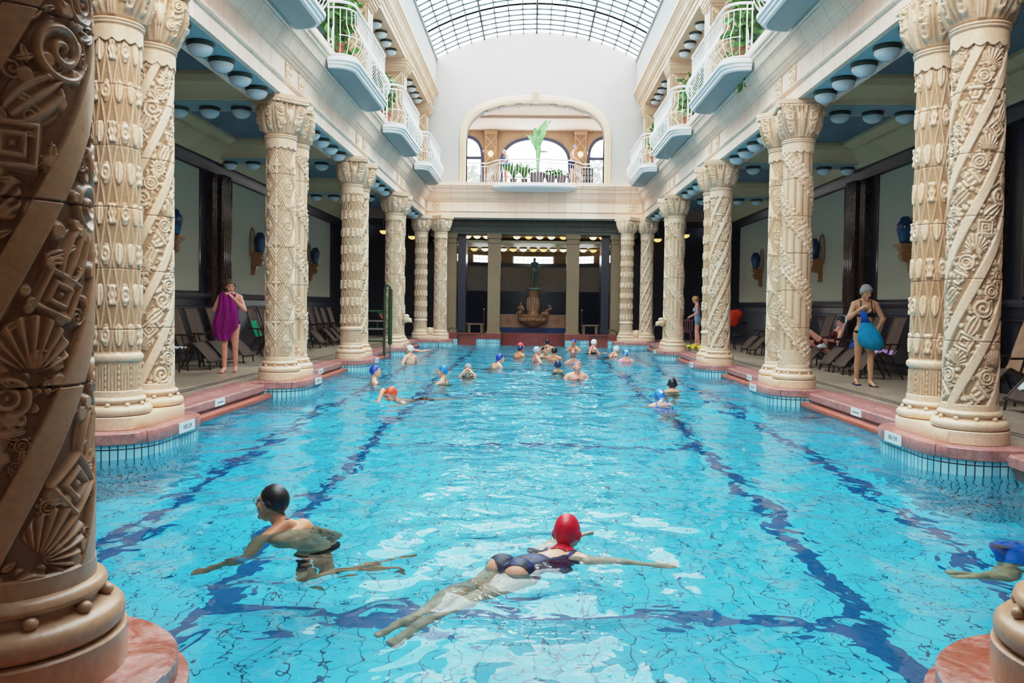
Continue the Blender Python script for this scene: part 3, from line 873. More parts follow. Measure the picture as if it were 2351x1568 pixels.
# ---- pool basin
b = MB()
b.box(sx(-1, 4.4), sx(1, 4.4), 1.7, 31.8, POOLZ-.2, POOLZ)
struct('floor_pool', b, M['poolfloor'], label='turquoise tiled pool bottom with dark blue lane lines')
def tile_strip(name, pts, z0, z1, parent=None, mat=None):
    """vertical tiled wall along a plan polyline, UV in metres"""
    vs = []; uv = []; d = 0
    for i, p in enumerate(pts):
        if i: d += math.dist(pts[i-1], p)
        vs += [(p[0], p[1], z0), (p[0], p[1], z1)]; uv += [(d, z0), (d, z1)]
    fs = [(2*i, 2*i+2, 2*i+3, 2*i+1) for i in range(len(pts)-1)]
    me = bpy.data.meshes.new(name); me.from_pydata(vs, [], fs)
    L = me.uv_layers.new(name='UVMap')
    for lp in me.loops: L.data[lp.index].uv = uv[lp.vertex_index]
    me.polygons.foreach_set('use_smooth', [True]*len(fs))
    me.materials.append(mat or M['tile']); me.update()
    return link(name, me, parent)
for s in (-1, 1):
    o = tile_strip('wall_pool_'+SIDE[s], [(sx(s, WALLD+.03), 1.7), (sx(s, WALLD+.03), 30.6)], POOLZ, -.28)
    tag(o, None, None, None, 'structure')
o = tile_strip('wall_pool_near', [(sx(-1, 4.4), 1.9), (sx(1, 4.4), 1.9)], POOLZ, -.02); tag(o, None, None, None, 'structure')
o = tile_strip('wall_pool_far', [(sx(-1, 4.4), 31.6), (sx(1, 4.4), 31.6)], POOLZ, -.02); tag(o, None, None, None, 'structure')

# ---- stadium outlines for the daises and plinths under the columns
def stadium(x, y0, y1, r, n=14, inner=0, s=-1, back=None):
    """plan outline around two axes (x,y0),(x,y1). On the wall side it is cut straight at 'back'. s = side of the hall"""
    pts = []
    # run from the wall at the near end round the pool side to the wall at the far end
    t = -s   # direction towards pool
    bx = back
    pts.append((bx, y0-r))
    for i in range(n+1):
        a = -PI/2+PI/2*i/n
        pts.append((x+t*r*math.cos(a), y0+r*math.sin(a)))
    for i in range(n+1):
        a = PI/2*i/n
        pts.append((x+t*r*math.cos(a), y1+r*math.sin(a)))
    pts.append((bx, y1+r))
    return pts
def closed_poly(pts):
    a = sum(p[0]*q[1]-q[0]*p[1] for p, q in zip(pts, pts[1:]+pts[:1]))
    return pts if a > 0 else pts[::-1]
def slab(mb, pts, z0, z1, bev=.012, m=0):
    P = closed_poly(pts)
    c = (sum(p[0] for p in P)/len(P), sum(p[1] for p in P)/len(P))
    sh = lambda k: [(p[0]+(c[0]-p[0])*k, p[1]+(c[1]-p[1])*k) for p in P]
    k = bev/.6
    loops = [(sh(k), z0), (P, z0+bev), (P, z1-bev), (sh(k), z1)]
    n = len(P); vs = []
    for q, z in loops: vs += [(x, y, z) for x, y in q]
    fs = [tuple(range(n-1, -1, -1)), tuple(3*n+i for i in range(n))]
    for j in range(3): fs += [(j*n+i, j*n+(i+1) % n, (j+1)*n+(i+1) % n, (j+1)*n+i) for i in range(n)]
    return mb.add(vs, fs, m)

# ---- copings and pool edge between the pairs
ends = [(-1.0, ROW[1]-.5)]
ks = sorted(ROW)
for k in ks:
    y1 = ROW[k]+DD+.5
    y2 = ROW[k+1]-.5 if k+1 in ROW else YE-.55
    ends.append((y1, y2))
for s in (-1, 1):
    b = MB()
    prof = [(WALLD+.40, -.35), (WALLD+.40, .012), (WALLD+.14, .03), (WALLD+.13, .0), (WALLD-.06, -.01), (WALLD-.075, -.03), (WALLD-.075, -.115), (WALLD-.03, -.13),
            (WALLD-.03, -.15), (WALLD-.01, -.16), (WALLD-.01, -.3), (WALLD+.2, -.35)]
    for (a, c) in ends:
        b.extr(prof, arch_fn(s), a, c)
    trim(b, M['marble'], 25, 'red marble pool edge along the %s side between the column daises' % SIDE[s])
    for (a, c) in ends[1:]:
        b = MB()
        x = sx(s, WALLD-.13)
        b.tube([(x, a-.25, -.215), (x, a-.22, -.2), (x, a-.1, -.2), (x, c+.1, -.2), (x, c+.32, -.2), (x, c+.35, -.215)], [.02, .055, .062, .062, .055, .02], 12)
        trim(b, M['marble_lip'], 60, 'rounded red gutter lip at the water line')

# ---- daises with their tiled drum
def dais(x, y0, y1, s, back, label):
    b = MB(); pts = stadium(x, y0, y1, .5, s=s, back=back)
    slab(b, pts, -.085, .03)
    o = trim(b, M['marble'], 40, label)
    tile_strip('tile_drum', stadium(x, y0, y1, .475, s=s, back=back), POOLZ, -.08, o)
    return o
for s in (-1, 1):
    for k in ks:
        dais(sx(s, HX), ROW[k], ROW[k]+DD, s, sx(s, WALLD+.16), 'red marble dais under the %s column pair of the %s row' % (ORD[k-1], SIDE[s]))
# near single columns stand on round daises, far pairs on lateral stadiums
NEARC = {-1: (-1.69, 2.57), 1: (1.88, 2.58)}
def slab_stadium_x(mb, x0, x1, y, r, z0, z1, m=0):
    pts = []
    for i in range(21):
        a = -PI/2+PI*i/20; pts.append((x1+r*math.cos(a), y+r*math.sin(a)))
    for i in range(21):
        a = PI/2+PI*i/20; pts.append((x0+r*math.cos(a), y+r*math.sin(a)))
    slab(mb, pts, z0, z1, m=m); return pts
for s in (-1, 1):
    x, y = NEARC[s]
    b = MB(); b.lathe([(.01, .03), (.42, .032), (.487, .03), (.5, .018), (.5, -.05), (.535, -.06), (.54, -.14), (.5, -.16), (.01, -.16)][::-1], 72, (x, y, 0), cap=False)
    b.box(x-.5, x+.5, 0.9, y, -.16, .026)
    o = trim(b, M['marble_wet'], 40, 'wet red marble dais under the big %s foreground column' % SIDE[s])
    tile_strip('tile_drum', [(x+.49*math.cos(a), y+.49*math.sin(a)) for a in np.linspace(-.6, PI+.6, 60)], POOLZ, -.15, o)
YEC = YE+.12-.5                # axis of the far pairs
for s in (-1, 1):
    b = MB(); xa, xb = sorted((sx(s, HX), sx(s, HX-DD)))
    pts = slab_stadium_x(b, xa, xb, YEC, .5, -.1, .03)
    b.box(sx(s, HX), sx(s, HX+.9), YEC-.5, YEC+.9, -.1, .03); b.box(xa, xb, YEC, YEC+.9, -.1, .03)
    o = trim(b, M['marble'], 40, 'red marble dais under the far %s column pair' % SIDE[s])
    tile_strip('tile_drum', [(p[0]*.995, p[1]) for p in pts]+[pts[0]], POOLZ, -.09, o)

# ---- far edge of the pool: red marble parapet with blue-tiled blocks and a hollowed middle
b = MB()
xl, xr = sx(-1, 3.0), sx(1, 3.0)
b.box(xl, sx(-1, 1.75), 30.0, 30.35, -.3, .22); b.box(sx(1, 1.75), xr, 30.0, 30.35, -.3, .22)
b.box(xl, sx(-1, 1.75), 29.93, 30.4, .19, .235); b.box(sx(1, 1.75), xr, 29.93, 30.4, .19, .235)
n = 18
arc = [(XC+1.2*math.cos(PI-PI*i/n), 30.35+.75*math.sin(PI*i/n)) for i in range(n+1)]
b.prism(closed_poly(arc+[(XC+1.6, 30.3), (XC+1.6, 31.5), (XC-1.6, 31.5), (XC-1.6, 30.3)]), -.3, .22)
trim(b, M['marble_dark'], 40, 'dark red marble parapet across the far end of the pool')
for s in (-1, 1):
    for d0, d1, y in ((1.22, 1.74, 29.86), (1.74, 2.12, 29.96), (2.82, 3.2, 29.9)):
        b = MB(); xa, xb = sorted((sx(s, d0), sx(s, d1))); b.box(xa, xb, y-.02, y+.5, .02, .225)
        o = trim(b, M['marble_dark'], 40, 'red block cap at the far pool edge')
        tile_strip('tile_face', [(xa, y+.4), (xa, y), (xb, y), (xb, y+.4)], POOLZ, .03, o)

# ---- water surface: real wave geometry, finer towards the near end
def wave(X, Y):
    z = np.zeros_like(X)
    rs = np.random.RandomState(4)
    for lam, amp, cnt in ((2.6, .008, 7), (1.25, .0062, 9), (.62, .0042, 12), (.33, .0013, 14)):
        for i in range(cnt):
            a = rs.rand()*2*PI; ph = rs.rand()*2*PI; l = lam*(.7+.6*rs.rand())
            ca, sa = math.cos(a)*.8, math.sin(a)
            z += amp/math.sqrt(cnt)*1.4*np.sin(2*PI/l*(X*ca+Y*sa)+ph+.7*np.sin(2*PI/(l*2.7)*(X*sa-Y*ca)+ph*2))
    for (cx, cy, w, a) in ((-1.5, 5.0, 1.3, .010), (0, 4.5, 1.3, .009), (3.0, 5.1, 1.0, .006), (-2.15, 12.4, 1.2, .014), (2.06, 12.1, 1.3, .01)):
        r = np.hypot(X-cx, Y-cy)
        z += a*np.exp(-(r/w)**2)*np.sin(r*14)
    return z
nu, nv = 420, 760
tt = np.linspace(0, 1, nv); yy = 1.9*(31.3/1.9)**tt
xx = np.linspace(sx(-1, WALLD-.02), sx(1, WALLD-.02), nu)
X, Y = np.meshgrid(xx, yy)
o = grid_mesh('pool_water', np.stack([X, Y, WATER+wave(X, Y)], -1), False, M['water'])
tag(o, 'clear turquoise rippled water filling the whole pool', 'water', None, 'structure')

# ---- outer aisle walls
b_ym = [YM[k] for k in (0, 1, 2, 3, 4)]
for s in (-1, 1):
    b = MB(); b.box(sx(s, 7.35), sx(s, 7.7), Y0, YB, -.3, 4.4)
    w = struct('wall_'+SIDE[s], b, M['navy'], label='dark navy glazed wall behind the %s aisle' % SIDE[s])
    b = MB()
    b.extr([(7.35, 1.32), (7.30, 1.34), (7.28, 1.40), (7.30, 1.45), (7.35, 1.47)], arch_fn(s), Y0, 30)
    b.extr([(7.35, 1.10), (7.32, 1.12), (7.32, 1.16), (7.35, 1.18)], arch_fn(s), Y0, 30)
    b.extr([(7.35, 0), (7.28, 0), (7.28, .16), (7.35, .2)], arch_fn(s), Y0, 30)
    b.extr([(7.35, 4.15), (7.27, 4.18), (7.24, 4.28), (7.20, 4.34), (7.20, 4.42), (7.35, 4.42)], arch_fn(s), Y0, 30)
    b.build('moulding', M['navy'], w)
    for k in range(5):
        y0 = YM[k]+.95; y1 = (YM[k+1] if k < 4 else 29.6)-.95
        b = MB(); b.box(sx(s, 7.325), sx(s, 7.36), y0, y1, 1.5, 4.15)
        b.build('plaster_panel', M['plaster'], w)
        b = MB(); q = .05
        b.box(sx(s, 7.31), sx(s, 7.35), y0-q, y0, 1.45, 4.18); b.box(sx(s, 7.31), sx(s, 7.35), y1, y1+q, 1.45, 4.18)
        b.build('panel_border', M['brownribs'], w)
    for k in range(0, 5):
        b = MB(); ym = YM[k]
        prof = [(7.36, ym-.46), (7.22, ym-.46)]
        def ribs(y0, y1, d0, cnt, r):
            out = []
            for i in range(cnt):
                c = y0+(y1-y0)*(i+.5)/cnt; h = (y1-y0)/cnt/2
                for a in (-1, -.6, -.2, .2, .6, 1): out.append((d0-r*math.cos(a*PI/2), c+h*a))
            return out
        prof += ribs(ym-.46, ym-.24, 7.22, 3, .035)+ribs(ym-.24, ym+.24, 7.10, 5, .05)+ribs(ym+.24, ym+.46, 7.22, 3, .035)
        prof += [(7.22, ym+.46), (7.36, ym+.46)]
        b.extr([(d, y) for d, y in prof], lambda d, y, t, s=s: (sx(s, d), y, t), 0, 4.15)
        b.build('ribbed_pilaster', M['brownribs'], w, 30)
    # cove above
    b = MB(); b.extr([(7.4, 4.40), (7.22, 4.40), (7.16, 4.46), (6.86, 4.66), (6.80, 4.68), (6.80, 4.74), (6.62, 4.82), (6.62, 4.9), (7.4, 4.9)], arch_fn(s), Y0, 30.5)
    trim(b, M['stone_dark'], 20, 'beige cove moulding above the %s aisle wall' % SIDE[s])
    b = MB(); b.box(sx(s, 4.5), sx(s, 7.7), Y0, 31, 4.88, 5.0)
    o = tag(b.build('ceiling_aisle_'+SIDE[s], M['coffer']), None, None, None, 'structure')
    # cross beams carrying lamps
    for k in range(1, 5):
        ym = YM[k]
        b = MB()
        pr = [(-.40, 4.50), (.40, 4.50), (.44, 4.56), (.47, 4.58), (.62, 4.72), (.66, 4.74), (.70, 4.82), (.70, 4.9), (-.70, 4.9), (-.70, 4.82), (-.66, 4.74), (-.62, 4.72), (-.47, 4.58), (-.44, 4.56)]
        b.extr(pr, lambda u, z, t, s=s, ym=ym: (sx(s, t), ym+u, z), 4.4, 7.3)
        o = trim(b, M['stone_dark'], 20, 'beige cross beam of the %s aisle at the %s column pair' % (SIDE[s], ORD[k-1]))
        b = MB(); b.box(sx(s, 4.62), sx(s, 7.2), ym-.33, ym+.33, 4.492, 4.503)
        b.build('blue_underside', M['bluepanel'], o)
    # upper gallery behind the balconies
    b = MB(); b.box(sx(s, 7.35), sx(s, 7.7), Y0, YB, 5.0, 9.0)
    tag(b.build('wall_gallery_'+SIDE[s], M['mauve']), None, None, None, 'structure')
    b = MB(); b.box(sx(s, 4.6), sx(s, 7.4), Y0, YB, 5.6, 5.74)
    tag(b.build('floor_gallery_'+SIDE[s], M['cement']), None, None, None, 'structure')
    b = MB(); b.box(sx(s, 4.8), sx(s, 7.7), Y0, YB, 8.7, 8.8)
    tag(b.build('ceiling_gallery_'+SIDE[s], M['bluepanel']), None, None, None, 'structure')

# ---- entablatures
ENT = [(4.62, 4.517), (3.997, 4.517), (3.997, 4.715), (3.972, 4.725), (3.955, 4.75), (3.955, 4.775), (4.01, 4.79), (4.01, 5.10), (3.985, 5.11), (3.97, 5.13), (3.97, 5.155), (3.945, 5.165), (3.93, 5.19), (3.93, 5.21),
       (3.90, 5.225), (3.87, 5.30), (3.83, 5.38), (3.81, 5.40), (3.81, 5.425), (3.78, 5.435), (3.76, 5.50), (3.73, 5.565), (3.70, 5.58), (3.70, 5.625), (3.665, 5.64), (3.655, 5.67), (3.655, 5.78), (4.62, 5.78)]
for s in (-1, 1):
    b = MB(); b.extr(ENT, arch_fn(s), Y0, YE+.3)
    o = trim(b, M['stone'], 18, 'cream moulded entablature above the %s column row' % SIDE[s])
    for k in range(1, 5):
        for q, yy_ in enumerate((ROW[k], ROW[k]+DD)):
            # carved relief panel over each column
            nu_, nv_ = 36, 34
            U, V = np.meshgrid(np.linspace(-1, 1, nu_), np.linspace(-1, 1, nv_))
            rr = np.hypot(U, V); th = np.arctan2(V, U)
            h = .5+.5*np.cos(rr*9)*np.cos(th*4+(q*PI/4)); h *= (np.maximum(abs(U), abs(V)) < .9)
            h += .8*((np.abs(U*V) < .02) & (rr < .85)); h = np.clip(h, 0, 1.2)
            rim = np.maximum(abs(U), abs(V)) > .97
            d = 4.01-.012-.022*h; d[rim] = 4.012
            P = np.stack([XC+s*d, yy_+U*.155, 4.945+V*.15], -1)
            grid_mesh('relief_panel', P, False, M['glaze'], o, attr=np.clip(h+.2, 0, 1), flip=(s > 0))
    for k in range(0, 5):
        ya = (ROW[k]+DD+.34) if k else 0; yb = (ROW[k+1]-.36) if k < 4 else YE-.35
        b = MB(); b.box(sx(s, 4.07), sx(s, 4.50), ya, yb, 4.508, 4.519)
        b.build('ribbed_soffit', M['soffit'], o)
    # upper cornice beam under the glass roof
    UP = [(4.95, 8.55), (3.88, 8.55), (3.88, 8.68), (3.85, 8.70), (3.85, 8.80), (3.80, 8.83), (3.80, 8.86), (3.76, 8.89), (3.74, 8.97), (3.68, 9.05), (3.66, 9.06), (3.66, 9.1), (3.61, 9.13), (3.61, 9.23), (3.66, 9.26), (3.70, 9.28), (3.70, 9.3), (4.95, 9.3)]
    b = MB(); b.extr(UP, arch_fn(s), Y0, YE+.3)
    trim(b, M['pinkstone'], 18, 'stepped upper cornice below the glass roof on the %s' % SIDE[s])
    b = MB(); b.box(sx(s, 3.71), sx(s, 4.95), Y0, YE+.3, 9.3, 10.42); b.box(sx(s, 3.66), sx(s, 3.9), Y0, YE+.3, 10.36, 10.46)
    trim(b, M['cement'], 30, 'grey rendered upstand carrying the glass roof on the %s' % SIDE[s])

# ---- upper gallery pillars with lozenge relief
def pillar_relief(n, m, w, h):
    U, V = np.meshgrid(np.linspace(0, 1, n), np.linspace(0, 1, m))
    x = (U-.5)*w; z = V*h
    p = .62
    a = np.abs(((x/w*1.0+z/p) % 1)-.5); c = np.abs(((x/w*1.0-z/p) % 1)-.5)
    H = np.maximum(np.clip(1-a/.09, 0, 1), np.clip(1-c/.09, 0, 1))
    H = np.maximum(H, .5*(np.sin(x*60)*np.sin(z*60) > .2))
    H[(np.abs(U-.5) > .42)] = .9
    return x, z, np.clip(H, 0, 1)
def gallery_pillar(s, y, k):
    hx0, hx1 = 3.97, 4.55; w = .62
    t = thing('gallery_pillar', 'square gallery pillar with lozenge relief, %s from the far wall on the %s' % (['', 'first', 'second', 'third', 'fourth', 'fifth'][6-k] if 6-k < 6 else 'next', SIDE[s]), 'pillar', (sx(s, (hx0+hx1)/2), y, 5.74), 0, 'square pillars of the upper galleries')
    t['kind'] = 'thing'
    d2 = (hx1-hx0)/2
    x, z, H = pillar_relief(24, 90, w, 2.46)
    fr = .016*H
    allP = []
    # pool side face and near face as relief grids, far/back plain
    P1 = np.stack([-s*(d2+fr), x*(1 if s < 0 else -1), z], -1)
    x2, z2, H2 = pillar_relief(24, 90, 2*d2, 2.46)
    P2 = np.stack([x2, -(w/2+.016*H2), z2], -1)
    o = grid_mesh('shaft', P1, False, M['glaze'], t, attr=H, flip=False)
    o2 = grid_mesh('shaft_face', P2, False, M['glaze'], t, attr=H2, flip=False)
    b = MB(); b.box(-d2+.004, d2-.004, -w/2+.004, w/2, 0, 2.46); b.build('core', M['pinkstone'], t)
    b = MB()
    for z0, z1, e in ((2.46, 2.50, .03), (2.50, 2.53, .05), (2.53, 2.58, .08), (2.58, 2.66, .11), (2.66, 2.74, .14), (2.74, 2.81, .17)):
        b.box(-d2-e*.6, d2+e, -w/2-e, w/2+e, z0, z1)
    b.build('capital', M['pinkstone'], t, 20)
    return t
GP = {1: 8.6, 2: 13.7, 3: 18.95, 4: 24.2, 5: 29.3}
for s in (-1, 1):
    for k, y in GP.items():
        gallery_pillar(s, y, k)

# ---- far wall: cross entablature, plaster wall with arched opening
YW = YE+.25
b = MB()
ec = [(-(d-3.997)*1.0, z) for d, z in ENT]      # offset towards the camera, z
xa, xb = sx(-1, 3.99), sx(1, 3.99)
b.extr([(o_, z) for o_, z in ec], lambda o_, z, t: (t, YE-o_, z), xa, xb)
o_far = trim(b, M['stone_x'], 18, 'cream entablature across the far end of the hall')
for s in (-1, 1):
    U, V = np.meshgrid(np.linspace(-1, 1, 30), np.linspace(-1, 1, 30)); rr = np.hypot(U, V); th = np.arctan2(V, U)
    h = np.clip(.5+.5*np.cos(rr*8)*np.cos(th*4), 0, 1); h[(abs(U) < .07) | (abs(V) < .07)] = 0
    rim = np.maximum(abs(U), abs(V)) > .97
    yv = YE+.012-.02-.022*h; yv[rim] = YE+.015
    grid_mesh('relief_panel', np.stack([sx(s, 3.62)+U*.15, yv, 4.95+V*.15], -1), False, M['glaze'], o_far, attr=np.clip(h+.2, 0, 1))
# wall with opening: polygon ring built as strips between the opening and the wall outline
AZ0, AZS, AA, AB, AEX = 5.78, 7.5, 2.56, 1.30, 2.5
def arch_pts(a, bb, n=44, z0=AZ0, zs=AZS, ex=AEX):
    pts = [(XC-a, z0)]
    for i in range(n+1):
        t = PI-PI*i/n; c, s_ = math.cos(t), math.sin(t)
        pts.append((XC+a*math.copysign(abs(c)**(2/ex), c), zs+bb*abs(s_)**(2/ex)))
    pts.append((XC+a, z0)); return pts
RR, RC = 7.52, 11.38-7.52
def roofz(x): return RC+math.sqrt(max(RR**2-(x-XC)**2, 0))
ip = arch_pts(AA, AB)
b = MB()
vs = []; fs = []
top = []
n = len(ip)
for i, (x, z) in enumerate(ip):
    if i == 0: q = (XC-4.2, AZ0)
    elif i == n-1: q = (XC+4.2, AZ0)
    else:
        u = (x-(XC-AA))/(2*AA); X_ = XC-4.2+8.4*u
        q = (X_, min(roofz(X_)+.02, 12) if abs(X_-XC) < 3.8 else 10.45)
    top.append(q)
# insert corner points so that the sides are straight
for yoff in (0, .5):
    vs += [(x, YW+yoff, z) for x, z in ip]+[(x, YW+yoff, z) for x, z in top]
for i in range(n-1):
    fs.append((i, i+1, n+i+1, n+i)); fs.append((2*n+i+1, 2*n+i, 3*n+i, 3*n+i+1)); fs.append((i+1, i, 2*n+i, 2*n+i+1))
b.add(vs, fs)
struct('wall_far', b, M['whitewall'], 20, 'white plaster end wall with the arched gallery opening')
# arch surround
op = arch_pts(AA+.25, AB+.28); mp = arch_pts(AA+.12, AB+.14)
b = MB(); L = []
for pts, y in ((ip, YW+.5), (ip, YW-.05), (arch_pts(AA+.05, AB+.06), YW-.08), (mp, YW-.08), (mp, YW-.05), (arch_pts(AA+.22, AB+.25), YW-.05), (op, YW-.03), (op, YW+.02)):
    L.append([(x, y, z) for x, z in pts])
vs = [p for l in L for p in l]
fs = [(j*n+i, j*n+i+1, (j+1)*n+i+1, (j+1)*n+i) for j in range(len(L)-1) for i in range(n-1)]
b.add(vs, fs)
b.box(XC-.12, XC+.12, YW-.14, YW+.1, 8.78, 9.16)
trim(b, M['pinkstone'], 30, 'moulded stone surround of the far arch with a keystone')

# ---- room behind the arch
b = MB(); b.box(XC-4.2, XC+4.2, YW+.5, YB+1, 5.6, 5.78); struct('floor_far_gallery', b, M['cement'])
b = MB(); b.box(XC-4.4, XC+4.4, YW+.5, YB+.4, 9.12, 9.25)
o = struct('ceiling_far_gallery', b, M['pinkceil'])
b = MB(); b.box(XC-4.4, XC+4.4, 33.2, 33.5, 9.02, 9.2); b.build('ceiling_rib', M['pinkceil'], o)
b = MB()
for s in (-1, 1): b.box(sx(s, 4.2), sx(s, 4.4), YW+.5, YB+.4, 5.6, 9.2)
struct('wall_far_gallery_sides', b, M['pinkstone'])
# back wall with three arched windows
def arched_hole_wall(y, x0, x1, z0, z1, holes, th=.3):
    """vertical slices; holes: (cx, half width, spring z, rise, sill)"""
    b = MB(); xs = np.linspace(x0, x1, 169)
    for i in range(len(xs)-1):
        xm = (xs[i]+xs[i+1])/2; hh = None
        for cx, a, zs, rise, sill in holes:
            if abs(xm-cx) < a: hh = (sill, zs+rise*max(0, 1-abs((xm-cx)/a)**2.3)**(1/2.3))
        if hh is None: b.box(xs[i], xs[i+1], y, y+th, z0, z1)
        else:
            b.box(xs[i], xs[i+1], y, y+th, hh[1], z1)
            if hh[0] > z0+.02: b.box(xs[i], xs[i+1], y, y+th, z0, hh[0])
    return b
HOLES = [(.10, 1.58, 7.7, 1.15, 5.8), (-3.05, .83, 7.9, 1.0, 5.8), (3.25, .83, 7.9, 1.0, 5.8)]
struct('wall_far_gallery_back', arched_hole_wall(YB, XC-4.4, XC+4.4, 5.6, 9.2, HOLES), M['pinkstone'], None)
for wi, (cx, a, zs, rise, sill) in enumerate(HOLES):
    arc = lambda k: [(cx+(a*k)*math.copysign(abs(math.cos(t))**(2/2.3), math.cos(t)), YB-.02, zs+(rise-a*(1-k))*abs(math.sin(t))**(2/2.3)) for t in np.linspace(PI, 0, 33)]
    o1 = [(cx-a, YB-.02, sill)]+arc(1)+[(cx+a, YB-.02, sill)]
    i1 = [(cx-a+.13, YB-.02, sill)]+arc(1-.13/a)+[(cx+a-.13, YB-.02, sill)]
    b = MB(); m = len(o1)
    vs = o1+i1+[(x, y+.12, z) for x, y, z in i1]
    b.add(vs, [(i, i+1, m+i+1, m+i) for i in range(m-1)]+[(m+i, m+i+1, 2*m+i+1, 2*m+i) for i in range(m-1)])
    w = struct('window_%d' % (wi+1), b, M['bluegrey'], 40, 'arched daylight window at the back of the far gallery')
    b = MB(); b.box(cx-a, cx+a, YB+.1, YB+.16, 7.86, 7.98) if wi else b.box(cx-a, cx+a, YB+.1, YB+.14, 7.06, 7.1)
    b.build('transom', M['bluegrey'], w)
    vs = [(x, YB+.13, z) for x, y, z in i1]
    me = bpy.data.meshes.new('pane'); me.from_pydata(vs, [], [tuple(range(len(vs)))]); me.materials.append(M['winglass']); link('pane', me, w)
for s in (-1, 1):
    t = thing('gallery_pilaster', 'lozenge-carved pilaster between the windows behind the far arch, on the %s' % SIDE[s], 'pilaster', (.10+s*2.0, YB-.05, 5.78)); t['kind'] = 'thing'
    x, z, H = pillar_relief(24, 100, .52, 3.15)
    grid_mesh('shaft', np.stack([x, -.12-.02*H, z], -1), False, M['glaze'], t, attr=H)
    b = MB(); b.box(-.26, .26, -.115, 0, 0, 3.2); b.box(-.3, .3, -.17, 0, 3.15, 3.33); b.build('capital', M['pinkstone'], t)
# cross lattice door leaf at the right
t = thing('lattice_door', 'dark lattice door leaf standing open behind the far arch, at the right', 'door', (2.25, 33.5, 5.78))
b = MB()
for x in (-.22, -.05, .12, .22): b.box(x-.02, x+.02, -.02, .02, 0, 1.25)
for z in (.02, .25, .48, .71, .94, 1.2): b.box(-.22, .22, -.02, .02, z, z+.05)
b.build('lattice', M['darkframe'], t)

# ---- glass roof
def roof(y0, y1, rows, mat, nm, lab, thick_ends=True):
    w = None
    nd = 16
    span = 3.735
    a0 = math.asin(span/RR)
    ang = [(-a0+2*a0*i/nd) for i in range(nd+1)]
    pt = lambda a, y, r=0: (XC+(RR+r)*math.sin(a), y, RC+(RR+r)*math.cos(a))
    b = MB()
    for i, a in enumerate(ang):
        k = .030 if i % 4 == 0 else .016
        b.add([pt(a-k/RR/1, y0, -.02), pt(a+k/RR, y0, -.02), pt(a+k/RR, y1, -.02), pt(a-k/RR, y1, -.02), pt(a-k/RR, y0, .05), pt(a+k/RR, y0, .05), pt(a+k/RR, y1, .05), pt(a-k/RR, y1, .05)],
              [(0,1,2,3),(7,6,5,4),(0,4,5,1),(1,5,6,2),(2,6,7,3),(3,7,4,0)])
    fr = b
    yy = [y0+(y1-y0)*j/rows for j in range(rows+1)]
    for j, y in enumerate(yy):
        k = .03 if j in (0, rows) else .012
        for i in range(nd):
            a, c = ang[i], ang[i+1]
            fr.add([pt(a, y-k, -.02), pt(c, y-k, -.02), pt(c, y+k, -.02), pt(a, y+k, -.02), pt(a, y-k, .04), pt(c, y-k, .04), pt(c, y+k, .04), pt(a, y+k, .04)],
                   [(0,1,2,3),(7,6,5,4),(0,4,5,1),(1,5,6,2),(2,6,7,3),(3,7,4,0)])
    o = tag(fr.build(nm, M['mullion'], smooth=None), lab, None, None, 'structure')
    vs = []; 
    for y in (y0, y1): vs += [pt(a, y, .02) for a in ang]
    me = bpy.data.meshes.new('pane'); me.from_pydata(vs, [], [(i, i+1, nd+2+i, nd+1+i) for i in range(nd)])
    me.materials.append(mat); link('pane', me, o)
    return o
roof(27.0, YW+.05, 6, M['roofclear'], 'window_4', 'bright clear last bay of the barrel glass roof')
yr = 27.0; wn = 5
while yr > -2.9:
    roof(yr-3.2, yr, 7, M['roofglass'], 'window_%d' % wn, 'pale blue-tinted bay of the barrel glass roof'); yr -= 3.2; wn += 1
# near end closure
b = MB()
b.box(XC-7.7, XC+7.7, Y0-.3, Y0, -.4, 9.2); b.box(XC-4.9, XC+4.9, Y0-.3, Y0, 9.2, 11.6)
struct('wall_near', b, M['curtain'], label='dark hall behind the photographer')
b = MB()
b.extr([(o_, z) for o_, z in ec], lambda o_, z, t: (t, 2.45+o_, z), xa, xb)
b.box(xa, xb, 1.9, 2.5, 4.517, 5.78)
trim(b, M['stone_x'], 18, 'cream entablature across the near end')
b = MB(); b.box(XC-4, XC+4, 2.0, 2.3, 5.78, 11.4); struct('wall_near_upper', b, M['whitewall'])
b = MB(); b.box(XC-4.5, XC+4.5, Y0, 2.0, 4.9, 5.0); struct('ceiling_near', b, M['coffer'])

# ---- apse behind the far colonnade
b = MB()
